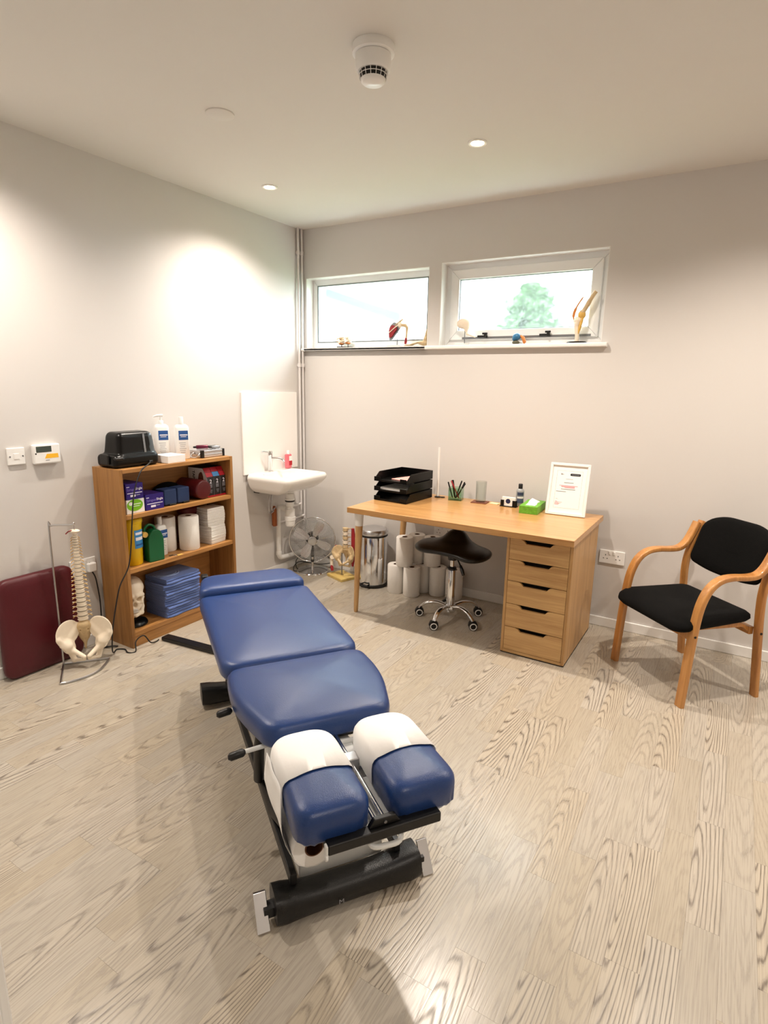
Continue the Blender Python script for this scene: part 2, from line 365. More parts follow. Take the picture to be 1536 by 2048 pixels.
def dup(root, loc, rz=0, label=None, group=None):
    r = root.copy(); COL.objects.link(r); r.location = loc; r.rotation_euler = (0, 0, rz)
    if label: r['label'] = label
    if group: r['group'] = group
    for ch in list(root.children):
        c = ch.copy(); COL.objects.link(c); c.parent = r
        for g in list(ch.children):
            d = g.copy(); COL.objects.link(d); d.parent = c
    return r
RND = random.Random(4)
# ------------------------------------------------------------------ room shell
RX, RY = 4.9, -3.40                          # right wall, end of the short front wall (the camera stands beside its end)
struct(G().box(-0.2, RX+0.2, 0, 0.25, -0.15, 1.735).box(-0.2, 0.04, 0, 0.25, 1.735, H+0.1).box(1.105, 1.195, 0, 0.25, 1.735, H+0.1).box(2.265, RX+0.2, 0, 0.25, 1.735, H+0.1)
       .box(0.04, 1.105, 0, 0.25, 2.275, H+0.1).box(1.195, 2.265, 0, 0.25, 2.29, H+0.1).obj('wall_back', WALL))
struct(G().box(-0.2, 0, -3.55, 0, -0.15, H+0.1).obj('wall_left', WALL))
struct(G().box(RX, RX+0.2, -5.3, 0, -0.15, H+0.1).obj('wall_right', WALL))
DX0 = 2.14
struct(G().box(0, DX0-0.03, RY-0.14, RY, -0.15, H+0.1).box(DX0-0.17, DX0-0.03, -5.1, RY-0.14, -0.15, H+0.1).box(DX0-0.17, RX, -5.3, -5.1, -0.15, H+0.1).obj('wall_front', WALL))
d = struct(G().box(DX0-0.03, DX0, RY-0.15, RY+0.0, 0, 2.1).obj('door_1', TRIM, bevel=0.003))
G().box(DX0-0.075, DX0-0.006, RY, RY+0.016, 0, 2.106).obj('architrave', TRIM, d, bevel=0.004)
struct(G().box(-0.2, RX+0.2, -5.3, 0.25, H, H+0.12).obj('ceiling', CEIL))
# skirting boards
sk = lambda *a: struct(G().box(*a[1]).obj(a[0], TRIM, bevel=0.004))
sk('baseboard_left', (0, 0.014, RY, -0.014, 0, 0.062)); sk('baseboard_back', (0, RX, -0.014, 0, 0, 0.062)); sk('baseboard_right', (RX-0.014, RX, -5.1, -0.014, 0, 0.062))
# floor: sub-floor and single planks running away from the door
fl = struct(G().box(-0.2, RX+0.2, -5.3, 0.25, -0.15, -0.008).obj('floor', GROUT))
PW, PL = 0.0878, 0.476; gap = 0.0002
pm = G().box(-PW/2+gap/2, PW/2-gap/2, -PL/2+gap/2, PL/2-gap/2, -0.008, 0.0).obj('plank', PLANK, fl, bevel=0.0002, seg=1)
first = True; rows = 41; PX = rows*PW
for i in range(rows):
    xc = (i+0.5)*PW; wsc = 1.0
    edges = [0.0]; e = -(0.05+RND.random()*0.42)
    while e > -3.5: edges.append(e); e -= PL
    edges.append(-3.52)
    for a, b in zip(edges[:-1], edges[1:]):
        ln = a-b
        if ln < 0.02: continue
        o = pm if first else pm.copy()
        if not first: COL.objects.link(o); o.parent = fl
        first = False
        o.location = (xc, (a+b)/2, 0); o.scale = (wsc, ln/PL, 1)
G().box(PX, RX, -3.52, 0, -0.008, 0.0).obj('floor_covering', PLANK, fl); G().box(DX0-0.03, RX, -5.1, -3.52, -0.008, 0.0).obj('floor_covering', PLANK, fl)
# ceiling blanking plate
tag(G().lathe([(0.062, 0), (0.062, -0.004), (0.056, -0.007), (0.0001, -0.008)], 32, (0.932, -1.69, H)).obj('ceiling_blanking_plate', CEIL, smooth=True), 'flat round white blanking plate on the ceiling', 'cover plate')

# ------------------------------------------------------------------ windows
def bars(g, x0, x1, z0, z1, wd, ya, yb):
    """mitred frame of four bars"""
    o = [(x0, z0), (x1, z0), (x1, z1), (x0, z1)]; n = [(x0+wd, z0+wd), (x1-wd, z0+wd), (x1-wd, z1-wd), (x0+wd, z1-wd)]
    for i in range(4):
        j = (i+1) % 4; g.prism([o[i], o[j], n[j], n[i]], 'Y', ya, yb)
    return g
def window(name, x0, x1, z0, z1, opening):
    wn = struct(bars(G(), x0, x1, z0, z1, 0.05, 0.085, 0.15).obj(name, UPVC, bevel=0.004))
    G().box(x0-0.001, x0+0.004, 0.0005, 0.085, z0, z1).box(x1-0.004, x1+0.001, 0.0005, 0.085, z0, z1).box(x0, x1, 0.0005, 0.085, z1-0.004, z1+0.001).obj('reveal_lining', TRIM, wn)
    a0, a1, b0, b1 = x0+0.05, x1-0.05, z0+0.05, z1-0.05
    if opening:
        sx0, sx1, sz0, sz1 = x0+0.042, x1-0.042, z0+0.04, z1-0.04
        sh = bars(G(), sx0, sx1, sz0, sz1, 0.062, 0.068, 0.13).obj('sash', UPVC, wn, bevel=0.005)
        a0, a1, b0, b1 = sx0+0.062, sx1-0.062, sz0+0.062, sz1-0.062
        for hx in (x0+0.30, x0+0.72):
            g = G().box(hx-0.045, hx+0.02, 0.056, 0.07, sz0+0.012, sz0+0.026).box(hx+0.005, hx+0.02, 0.045, 0.068, sz0+0.01, sz0+0.04).box(hx-0.005, hx+0.03, 0.04, 0.052, sz0+0.03, sz0+0.042)
            g.obj('window_catch', BLACKP, sh, bevel=0.002)
        G().box(x0+0.14, x1-0.08, 0.066, 0.069, sz0+0.004, sz0+0.018).obj('stay_bar', STEELD, sh)
    bars(G(), a0-0.004, a1+0.004, b0-0.004, b1+0.004, 0.008, 0.082, 0.09).obj('gasket', GASKET, wn)
    G().box(a0-0.003, a1+0.003, 0.1, 0.104, b0-0.003, b1+0.003).obj('pane', FROST, wn)
    return wn
window('window_1', 0.04, 1.105, 1.757, 2.275, False)
window('window_2', 1.195, 2.265, 1.757, 2.29, True)
struct(G().prism(round_poly([(-0.038, 1.732), (0.0, 1.732), (0.0, 1.735), (0.24, 1.735), (0.24, 1.757), (-0.038, 1.757)], [0.008, 0.001, 0.001, 0.001, 0.001, 0.008]), 'X', 0.041, 1.104)
       .prism(round_poly([(-0.038, 1.732), (0.0, 1.732), (0.0, 1.757), (-0.038, 1.757)], [0.008, 0.001, 0.001, 0.008]), 'X', 0.012, 2.302)
       .prism(round_poly([(-0.02, 1.735), (0.24, 1.735), (0.24, 1.757), (-0.02, 1.757)], 0.001), 'X', 1.196, 2.264).obj('trim_1', TRIM, smooth=True))
# ---- outside: lawn, neighbour's gable end, shrub
struct(G().box(-14, 14, 0.25, 24, -0.4, -0.2).obj('ground_outside', LAWN))
nb = thing('neighbour_house', 'pale rendered building with a grey fascia seen through the obscured window', 'building', (0, 0, 0))
G().box(-9, -1.5, 4.1, 9, -0.2, 2.45).obj('wall', RENDERW, nb)
g = G(); g.loft([[(-6.0, 4.0, 4.0), (-6.0, 4.08, 4.0), (-6.0, 4.08, 3.84), (-6.0, 4.0, 3.84)], [(-1.4, 4.0, 2.52), (-1.4, 4.08, 2.52), (-1.4, 4.08, 2.36), (-1.4, 4.0, 2.36)]]); g.obj('fascia_board', ROOFM, nb)
G().prism([(-9, 2.45), (-1.5, 2.45), (-6.0, 3.84)], 'Y', 4.1, 9).obj('gable', RENDERW, nb)
sh = thing('garden_shrub', 'green conical shrub growing outside behind the obscured window', 'shrub', (0.98, 2.6, -0.2))
g = G(); lv = random.Random(9)
for k in range(7000):
    z = 0.9+1.85*lv.random(); R = max(0.05, 1.2*(1-(z-0.6)/2.3))+0.03; a = lv.random()*2*math.pi; r = R*min(1.6, abs(lv.gauss(0, 0.62)))
    c = Vector((r*math.cos(a), r*math.sin(a), z)); n = Vector((lv.uniform(-1, 1), lv.uniform(-1, 1), lv.uniform(-0.3, 1))).normalized(); t = n.orthogonal().normalized(); b = n.cross(t); s = 0.05
    g.add([c-t*s, c-b*s*0.5+n*0.008, c+t*s, c+b*s*0.5+n*0.008], [(0, 1, 2, 3)])
g.obj('foliage', LEAF, sh); G().tube([(0, 0, 0), (0.02, 0.01, 1.2), (0, 0, 2.4)], [0.05, 0.03, 0.01]).obj('trunk', BARK, sh)

# ------------------------------------------------------------------ ceiling fittings
def downlight(x, y, label, grp):
    t = thing('downlight', label, 'downlight', (x, y, H), 0, grp)
    G().lathe([(0.046, 0.0), (0.046, -0.004), (0.042, -0.007), (0.033, -0.005), (0.031, 0.0)], 32, caps=False).obj('trim_ring', TRIM, t, smooth=True)
    G().lathe([(0.030, -0.0015), (0.0001, -0.003)], 24, caps=False).obj('lamp_lens', EMIT, t, smooth=True)
    ld = bpy.data.lights.new('downlight_beam', 'SPOT'); ld.energy = DOWNLIGHT_W; ld.color = DOWNLIGHT_RGB; ld.spot_size = math.radians(140); ld.spot_blend = 0.9; ld.shadow_soft_size = 0.03
    lo = bpy.data.objects.new('beam', ld); COL.objects.link(lo); lo.parent = t; lo.location = (0, 0, -0.012)
for x, y, lb in ((0.471, -0.87, 'lit recessed downlight in the ceiling near the sink corner'), (1.792, -0.88, 'lit recessed downlight in the ceiling in front of the windows'), (3.1, -0.88, 'lit recessed downlight in the ceiling above the armchair'),
              (4.42, -0.88, 'lit recessed downlight in the ceiling beyond the armchair'), (0.471, -2.5, 'lit recessed downlight in the ceiling above the spine model'), (4.05, -3.75, 'lit recessed downlight in the ceiling beyond the white door frame')):
    downlight(x, y, lb, 'recessed ceiling downlights')
t = thing('smoke_detector', 'round white smoke detector with black vents on the ceiling', 'smoke detector', (1.79, -1.80, H))
G().lathe([(0.072, 0), (0.074, -0.012), (0.072, -0.026), (0.060, -0.030), (0.0001, -0.030)], 40).obj('base', WHITEP, t, smooth=True)
G().lathe([(0.062, -0.031), (0.062, -0.05), (0.059, -0.074), (0.053, -0.080), (0.04, -0.080)], 40).obj('body', WHITEP, t, smooth=True)
G().lathe([(0.047, -0.079), (0.043, -0.102), (0.0001, -0.102)], 32).obj('vent', BLACKP, t, smooth=True)
g = G()
for k in range(16):
    a = 2*math.pi*k/16; g.tube([(0.052*math.cos(a), 0.052*math.sin(a), -0.079), (0.044*math.cos(a), 0.044*math.sin(a), -0.104)], 0.0012, 5)
g.tube([(0.0485*math.cos(2*math.pi*k/32), 0.0485*math.sin(2*math.pi*k/32), -0.091) for k in range(32)], 0.0012, 5, True).obj('grille', WHITEP, t)
G().lathe([(0.044, -0.102), (0.043, -0.108), (0.036, -0.114), (0.0001, -0.117)], 32).obj('cap', WHITEP, t, smooth=True)

# ------------------------------------------------------------------ heating pipes in the corner
for px, py, zb, lb in ((0.02, -0.068, 0.515, 'painted vertical water pipe in the corner nearer the sink, turning off under the basin'), (0.02, -0.026, 0.412, 'painted vertical water pipe right in the corner, turning off above the fan')):
    t = thing('water_pipe', lb, 'pipe', (0, 0, 0), 0, 'corner water pipes')
    G().tube(smooth_path([(px, py, H), (px, py, 1.5), (px, py, zb+0.03), (px, py-0.012, zb+0.008), (px, py-0.03, zb), (px, -0.2, zb-0.004), (px+0.002, -0.36, zb)], 5), 0.009, 12).obj('pipe', PIPEW, t, smooth=True)
    for z in (1.625, 2.45): G().cyl((px, py, z-0.014), (px, py, z+0.014), 0.0135, n=16).box(0.0005, px, py-0.008, py+0.008, z-0.008, z+0.008).obj('pipe_clip', PIPEW, t, bevel=0.002)

# ------------------------------------------------------------------ wall plates
def socket(name, label, loc, face, dbl, plug=False):
    """face: unit vector into the room; plate lies on the wall"""
    t = thing(name, label, 'socket', loc); n = Vector(face); r = Vector((0, 0, 1)).cross(n); wd = 0.15 if dbl else 0.086
    M = Matrix((( r.x, 0, n.x, 0), (r.y, 0, n.y, 0), (r.z, 1, n.z, 0), (0, 0, 0, 1)))
    G().box(-wd/2, wd/2, -0.043, 0.043, 0, 0.010).tf(M).obj('face_plate', WHITEP, t, bevel=0.004)
    for cx in ((-0.037, 0.037) if dbl else (0,)):
        for sx, sy, w_, h_ in ((0, 0.012, 0.004, 0.008), (-0.011, -0.010, 0.007, 0.004), (0.011, -0.010, 0.007, 0.004)):
            G().box(cx+sx-w_/2, cx+sx+w_/2, sy-h_/2, sy+h_/2, 0.0085, 0.0105).tf(M).obj('pin_hole', DARKGAP, t)
        if dbl: G().box(cx*0.35-0.007, cx*0.35+0.007, 0.016, 0.036, 0.009, 0.0135).tf(M).obj('rocker', WHITEP, t, bevel=0.002)
    if plug: G().box(0.012, 0.062, -0.036, 0.016, 0.0106, 0.04).tf(M).obj('plug', WHITEP, t, bevel=0.008)
    return t
socket('double_socket', 'white double power socket on the wall between the desk and the armchair', (2.452, 0, 0.462), (0, -1, 0), True)
socket('double_socket', 'white double power socket on the wall behind the saddle stool', (1.29, 0, 0.452), (0, -1, 0), True)
socket('double_socket', 'white double power socket with a white plug beside the bookcase', (0, -1.95, 0.47), (1, 0, 0), True, True)
t = thing('fused_switch', 'white switch plate with two screws on the wall, beside the thermostat', 'switch', (0, -2.232, 1.112))
G().box(0, 0.010, -0.042, 0.042, -0.042, 0.042).obj('face_plate', WHITEP, t, bevel=0.004)
G().box(0.009, 0.012, -0.013, 0.013, -0.014, 0.014).obj('rocker', WHITEP, t, bevel=0.001)
for s in (-1, 1): G().cyl((0.009, s*0.03, 0), (0.0112, s*0.03, 0), 0.004, n=10).obj('screw', STEELD, t)
t = thing('thermostat', 'white wall thermostat with dark display and amber sticker', 'thermostat', (0, -2.09, 1.113))
G().box(0, 0.028, -0.068, 0.068, -0.05, 0.05).obj('housing', WHITEP, t, bevel=0.008)
G().box(0.027, 0.0288, -0.055, 0.022, 0.01, 0.04).obj('display', LCD, t, bevel=0.001)
G().prism([(-0.015, -0.022), (0.055, -0.022), (0.053, 0.0), (-0.004, 0.0)], 'X', 0.0275, 0.0286).obj('sticker', AMBER, t)
G().cyl((0.027, -0.058, 0.004), (0.0292, -0.058, 0.004), 0.004, n=10).obj('button', BLACKP, t)
plate(TEXTG, 'maker_mark', t, (0.028, -0.002, -0.032), (0, 1, 0), (0, 0, 1), 0.02, 0.004)
# ------------------------------------------------------------------ treatment table (local x towards the head end, y across)
TB = thing('treatment_table', 'long blue vinyl chiropractic treatment table with split head cushions', 'treatment table', (2.2035, -2.527, 0), math.radians(-35.24))
ZB = 0.435
def puff(zb, zt, crown, h): return [(0.03, zb), (0.008, zb+0.003), (0.001, zb+0.014), (0.0, zt-0.030), (0.002, zt-0.016), (0.008, zt-0.006), (0.018, zt), (0.036, zt+0.004)] + [(0.036+(h-0.036)*u, zt+0.004+crown*(1-(1-u)**2)) for u in (0.15, 0.3, 0.5, 0.7, 0.85, 0.96)]
def pad(name, poly, rad, zt, crown, zb=ZB, seg=7):
    o = round_poly(poly, rad, seg); xs = [p[0] for p in o]; ys = [p[1] for p in o]; h = min(max(xs)-min(xs), max(ys)-min(ys))/2
    return cushion(o, puff(zb, zt, crown, h))
pad('t', [(-0.565, -0.252), (-0.36, -0.262), (-0.14, -0.196), (-0.14, 0.196), (-0.36, 0.262), (-0.565, 0.252)], [0.05, 0.16, 0.05, 0.05, 0.16, 0.05], 0.51, 0.02).obj('chest_cushion', BLUEV, TB, smooth=True, angle=70)
pad('t', [(-1.33, -0.262), (-0.578, -0.262), (-0.578, 0.262), (-1.33, 0.262)], [0.03, 0.08, 0.08, 0.03], 0.505, 0.02).obj('body_cushion', BLUEV, TB, smooth=True, angle=70)
pad('t', [(-1.56, -0.225), (-1.335, -0.262), (-1.335, 0.262), (-1.56, 0.225)], [0.07, 0.05, 0.05, 0.07], 0.53, 0.004).obj('foot_cushion', BLUEV, TB, smooth=True, angle=70)
G().box(-1.585, -1.535, -0.225, -0.19, 0.50, 0.532).obj('adjusting_knob', BLACKP, TB, bevel=0.008)
# head cushions, gathered at the front edge
def head_pad(sgn, grow=0.0):
    yc = 0.120*sgn; hw = 0.096+grow
    return pad('h', [(-0.085-grow, yc-hw*0.92), (0.252+grow, yc-hw), (0.252+grow, yc+hw), (-0.085-grow, yc+hw*0.92)], [0.075, 0.05, 0.05, 0.075], 0.525+grow, 0.009, ZB-0.0+grow, 9)
for sgn in (-1, 1):
    g = head_pad(sgn); v = []
    for x, y, z in g.v:                                  # gathered pleats on the front face
        if x > 0.20 and z < 0.50: x += 0.0022*math.sin((y-0.120*sgn)*330)*min(1, (0.50-z)/0.05)
        v.append((x, y, z))
    g.v = v; g.obj('head_cushion', BLUEV, TB, smooth=True, angle=70)
# cushion boards and rails
G().box(-0.54, -0.17, -0.17, 0.17, 0.415, ZB-0.0).obj('cushion_board', BLACKP, TB)
G().box(-1.31, -0.60, -0.21, 0.21, 0.415, ZB).obj('cushion_board', BLACKP, TB)
G().box(-1.54, -1.35, -0.19, 0.19, 0.415, ZB).obj('cushion_board', BLACKP, TB)
hb = G().box(0.245, 0.275, -0.148, 0.148, 0.425, 0.452).obj('head_bar', BLACKP, TB, bevel=0.004)
G().prism([(-0.042, 0.452), (0.042, 0.452), (0.028, 0.474), (-0.028, 0.474)], 'X', 0.247, 0.262).obj('bar_bracket', BLACKP, hb, bevel=0.003)
G().cyl((0.262, 0.0, 0.463), (0.265, 0.0, 0.463), 0.004, n=10).obj('screw', STEELD, hb)
G().cyl((0.272, -0.149, 0.425), (0.272, -0.156, 0.425), 0.010, n=18).box(0.264, 0.279, -0.155, -0.149, 0.425, 0.456).obj('roll_hook', WHITEM, hb, bevel=0.002)
for y in (-0.012, 0.012): G().cyl((-0.16, y, 0.44), (0.25, y, 0.44), 0.006, n=12).obj('slide_rod', CHROME, TB, smooth=True)
G().box(-0.15, 0.24, -0.055, 0.055, 0.40, 0.425).obj('head_frame', WHITEM, TB, bevel=0.004)
G().box(-0.02, 0.02, -0.028, 0.028, 0.428, 0.468).obj('head_bracket', STEEL, TB, bevel=0.004)
G().cyl((-0.125, -0.18, 0.425), (-0.125, 0.18, 0.425), 0.010, n=14).obj('cross_tube', WHITEM, TB, smooth=True)
hl = G(); hl.tube(smooth_path([(0.22, -0.035, 0.412), (0.255, -0.03, 0.398), (0.262, 0.0, 0.395), (0.262, 0.04, 0.397), (0.225, 0.06, 0.41)], 5), 0.007, 10); hl.obj('release_handle', WHITEM, TB, smooth=True)
G().box(0.205, 0.225, -0.14, 0.06, 0.392, 0.412).obj('head_crossbar', BLACKP, TB, bevel=0.004)
# chassis
G().prism(round_poly([(-0.135, 0.06), (0.135, 0.06), (0.128, 0.182), (-0.128, 0.182)], 0.015, 4), 'X', -1.20, -0.05).obj('base_cover', WHITEM, TB, bevel=0.004)
G().prism(round_poly([(-0.105, 0.19), (0.105, 0.19), (0.10, 0.40), (-0.10, 0.40)], 0.02, 4), 'X', -1.05, -0.36).obj('lift_column', WHITEM, TB, bevel=0.006)
G().box(-0.62, 0.16, -0.09, 0.09, 0.33, 0.365).obj('top_beam', WHITEM, TB, bevel=0.006)
G().box(-0.70, -0.60, -0.18, 0.18, 0.385, 0.412).obj('hinge_beam', WHITEM, TB, bevel=0.004)
for s in (-1, 1):
    G().box(-1.22, 0.0, s*0.162-0.01, s*0.162+0.01, 0.095, 0.132).obj('side_rail', BLACKP, TB, bevel=0.003)
    G().tube([(-0.42, s*0.175, 0.15), (-0.34, s*0.185, 0.33), (-0.32, s*0.187, 0.40)], [0.018, 0.018, 0.009], 12).obj('drop_strut', BLACKP, TB, smooth=True)
G().tube([(-0.40, -0.155, 0.135), (-0.26, -0.155, 0.14), (-0.05, -0.13, 0.20)], 0.022, 12).obj('motor_housing', BLACKP, TB, smooth=True)
for xl, z in ((-0.185, 0.428), (-0.43, 0.424)):
    lv_ = G().cyl((xl-0.012, -0.16, z), (xl, -0.262, z), 0.007, n=12).obj('lever', WHITEM, TB, smooth=True)
    G().tube([(xl, -0.255, z), (xl+0.001, -0.262, z), (xl+0.004, -0.298, z-0.004), (xl+0.004, -0.305, z-0.004)], [0.007, 0.012, 0.012, 0.006], 12).obj('grip', BLACKP, lv_, smooth=True)
# feet: padded black bars with chrome end plates
for xf, nm in ((0.0, 'f'), (-1.235, 'r')):
    rings = []
    for k in range(17):
        hl_ = 0.222 if nm == 'f' else 0.282; y = -hl_+2*hl_*k/16; fl_ = abs(2*k/16-1); h = 0.086+0.022*fl_**3; wd = 0.050+0.010*fl_**3
        e = 1.0 if 0 < k < 16 else 0.9
        sec = round_poly([(-wd*0.95, 0.012), (wd, 0.012), (wd*0.86, h), (-wd*0.8, h)], 0.036, 5)
        rings.append([(xf+a*e, y, 0.06+(b-0.06)*e) for a, b in sec])
    ft = G().loft(rings).obj('foot_bar', BLACKV, TB, smooth=True, angle=60)
    for s in (-1, 1):
        if nm == 'f': G().box(xf-0.02, xf+0.012, s*0.234-0.016, s*0.234+0.016, 0.025, 0.055).obj('pivot', BLACKP, ft)
        if nm == 'r': continue
        yi, yo = s*0.238, s*0.274
        G().loft([[(xf+0.034, yi, 0.004), (xf+0.034, yo, 0.004), (xf+0.024, yo, 0.0), (xf+0.024, yi, 0.0)], [(xf-0.022, yi, 0.088), (xf-0.022, yo, 0.088), (xf-0.032, yo, 0.084), (xf-0.032, yi, 0.084)]]).obj('foot_plate', CHROME, ft, bevel=0.002)
    if nm == 'f': text('M.', 0.022, TEXTG, 'maker_mark', ft, (xf+0.0515, -0.045, 0.034), (0, 1, 0), (-0.05, 0, 1), off=0.0018)
# flat foot-pedal bar lying on the floor beyond the table
A = Vector((0.292, -1.668, 0)); B = Vector((0.95, -1.60, 0)); 
ca, sa = math.cos(math.radians(35.24)), math.sin(math.radians(35.24))
def tloc(p): dx, dy = p[0]-2.2035, p[1]+2.527; return (dx*ca-dy*sa, dx*sa+dy*ca)
a, b = tloc(A), tloc(B); dv = Vector((b[0]-a[0], b[1]-a[1])).normalized(); nv = Vector((-dv.y, dv.x))*0.028
G().prism([(a[0]-nv.x, a[1]-nv.y), (b[0]-nv.x, b[1]-nv.y), (b[0]+nv.x, b[1]+nv.y), (a[0]+nv.x, a[1]+nv.y)], 'Z', 0.001, 0.024).obj('pedal_bar', BLACKP, TB, bevel=0.006)

# disposable paper over the head cushions
def cover(sgn, xlim, label):
    g = head_pad(sgn, 0.0035); me = bpy.data.meshes.new('paper'); me.from_pydata(g.v, [], g.f); bm = bmesh.new(); bm.from_mesh(me)
    def cut(co, no): bmesh.ops.bisect_plane(bm, geom=bm.verts[:]+bm.edges[:]+bm.faces[:], plane_co=co, plane_no=no, clear_outer=True)
    cut((xlim, 0, 0), (1, 0, 0)); cut((0, 0, ZB+0.014), (0, 0, -1))
    bmesh.ops.recalc_face_normals(bm, faces=bm.faces); bm.to_mesh(me); bm.free()
    o = link('paper_sheet', me, PAPER, smooth=True, angle=70); so = o.modifiers.new('thick', 'SOLIDIFY'); so.thickness = 0.0008; so.offset = 1
    return o
TM = Matrix.Translation((2.2035, -2.527, 0)) @ Matrix.Rotation(math.radians(-35.24), 4, 'Z')
o = cover(1, 0.115, ''); o.matrix_world = TM; tag(o, 'white paper wrapped over the head cushion farther from the paper roll', 'paper')
# the other sheet comes up from the roll
t = thing('paper_sheet', 'white paper running from the roll up over a head cushion', 'paper', (2.2035, -2.527, 0), math.radians(-35.24))
o = cover(-1, 0.115, ''); o.name = 'cushion_cover'; o.parent = t
prof = [(-0.2195, 0.507), (-0.2205, 0.48), (-0.2215, 0.45), (-0.222, 0.42), (-0.2205, 0.39), (-0.213, 0.36), (-0.2035, 0.335)] + [(-0.145+0.0575*math.cos(q), 0.345+0.0575*math.sin(q)) for q in [math.radians(d_) for d_ in (190, 205, 225, 250, 275, 300)]]
rings = []
for k in range(15):
    u = k/14; ring = []
    for i, (y, z) in enumerate(prof):
        s = i/(len(prof)-1); xa = -0.045-0.09*min(1, s*1.6); xb = 0.115+0.035*min(1, s*1.4)
        ring.append((xa+(xb-xa)*u, y+0.0015*math.sin(9*u+5*s), z))
    rings.append(ring)
g = G().loft(rings, False, False); dr = g.obj('hanging_sheet', PAPER, t, smooth=True, angle=70); so = dr.modifiers.new('thick', 'SOLIDIFY'); so.thickness = 0.0008
t = thing('paper_roll', 'white couch paper roll on a brown core under the head cushion', 'paper roll', (2.2035, -2.527, 0), math.radians(-35.24))
n = 36
def ringx(x, r): return [(x, -0.145+r*math.cos(2*math.pi*k/n), 0.345+r*math.sin(2*math.pi*k/n)) for k in range(n)]
G().loft([ringx(-0.135, 0.024), ringx(-0.135, 0.054), ringx(-0.132, 0.056), ringx(0.147, 0.056), ringx(0.15, 0.054), ringx(0.15, 0.024)], False).obj('paper', PAPER, t, smooth=True)
G().loft([ringx(-0.137, 0.0215), ringx(-0.137, 0.0245), ringx(0.152, 0.0245), ringx(0.152, 0.0215)], False).obj('cardboard_core', CARD, t, smooth=True)
G().loft([ringx(-0.16, 0.012), ringx(0.12, 0.012)]).obj('spindle', BLACKP, t, smooth=True)
# ------------------------------------------------------------------ desk and drawers
t = thing('desk', 'oak desk top on round tapered legs with white caps', 'desk', (0, 0, 0))
G().box(0.989, 2.389, -0.798, -0.067, 0.70, 0.734).obj('desk_top', OAK, t, bevel=0.002)
for x, y in ((1.03, -0.72), (1.03, -0.125)):
    dx, dy = (-0.04, 0.03 if y < -0.4 else 0.0)
    lg = G().tube([(x+dx, y+dy, 0.0), (x+dx*0.97, y+dy*0.97, 0.012), (x, y, 0.615)], [0.012, 0.0145, 0.0245], 20).obj('leg', BIRCH, t, smooth=True, angle=50)
    G().tube([(x+dx*0.02, y+dy*0.02, 0.606), (x, y, 0.66), (x, y, 0.70)], [0.0252, 0.028, 0.031], 20).obj('leg_cap', WHITEP, lg, smooth=True, angle=50)
G().box(1.1, 1.98, -0.70, -0.68, 0.672, 0.70).box(1.1, 1.98, -0.2, -0.18, 0.672, 0.70).obj('under_beam', OAKS, t)
D = thing('drawer_unit', 'oak five drawer unit with scooped handles under the desk end', 'drawers', (2.014, -0.722, 0))
DW, DD, DH = 0.36, 0.62, 0.70
G().box(0, 0.016, 0.0, DD, 0.008, DH).obj('side_panel', OAKS, D, bevel=0.001); G().box(DW-0.016, DW, 0.0, DD, 0.008, DH).obj('side_panel', OAKS, D, bevel=0.001)
G().box(0.016, DW-0.016, 0.0, DD, DH-0.018, DH-0.0005).obj('top_panel', OAK, D); G().box(0.016, DW-0.016, DD-0.012, DD, 0.008, DH-0.018).obj('back_panel', OAKS, D)
G().box(0.0, DW, 0.006, DD, 0.0, 0.0078).obj('plinth', DARKGAP, D); G().box(0.016, DW-0.016, 0.0, DD-0.012, 0.008, 0.024).obj('bottom_panel', OAKV, D)
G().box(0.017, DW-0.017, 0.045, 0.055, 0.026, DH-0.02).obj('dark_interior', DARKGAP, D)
zs = [0.025, 0.166, 0.303, 0.437, 0.560, 0.681]
for k in range(5):
    z0, z1 = zs[k]+0.001, zs[k+1]-0.0015; xa, xb = 0.0175, DW-0.0175; n0, n1 = 0.100, 0.245
    poly = [(xa, z0), (xb, z0), (xb, z1), (n1+0.022, z1), (n1+0.006, z1-0.006), (n1-0.008, z1-0.022), (n0+0.008, z1-0.022), (n0-0.006, z1-0.006), (n0-0.022, z1), (xa, z1)]
    dr = G().prism(poly, 'Y', 0.0, 0.016).obj('drawer', OAKV, D, bevel=0.0008, seg=1)
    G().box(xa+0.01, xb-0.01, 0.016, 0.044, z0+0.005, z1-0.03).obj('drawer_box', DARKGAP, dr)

# ------------------------------------------------------------------ things on the desk
ZT = 0.734
T = thing('letter_tray_stack', 'stack of three black plastic letter trays on the desk', 'letter trays', (1.135, -0.33, ZT), math.radians(-4))
def lt(z, name='tray'):
    w_, d_, h_ = 0.128, 0.16, 0.058; g = G()
    g.box(-w_, w_, -d_, d_, z, z+0.004)
    g.prism([(-d_-0.012, z), (d_, z), (d_, z+h_), (-d_+0.045, z+h_), (-d_-0.012, z+0.014)], 'X', -w_, -w_+0.004).prism([(-d_-0.012, z), (d_, z), (d_, z+h_), (-d_+0.045, z+h_), (-d_-0.012, z+0.014)], 'X', w_-0.004, w_)
    g.box(-w_, w_, d_-0.004, d_, z, z+h_); g.box(-w_, -w_+0.05, -d_-0.012, -d_-0.007, z, z+0.03).box(w_-0.05, w_, -d_-0.012, -d_-0.007, z, z+0.03).box(-w_, w_, -d_-0.012, -d_-0.007, z, z+0.012)
    g.box(w_, w_+0.002, -d_+0.03, d_-0.02, z+0.05, z+0.056)
    return g.obj(name, BLACKG, T, bevel=0.001, seg=1)
for k in range(3): lt(0.002+0.064*k)
def flat(name, label, cat, m, x0, x1, y0, y1, z0, z1, loc, rz):
    o = G().box(x0, x1, y0, y1, z0, z1).obj(name, m, bevel=0.0008, seg=1); o.location = loc; o.rotation_euler = (0, 0, rz); return tag(o, label, cat)
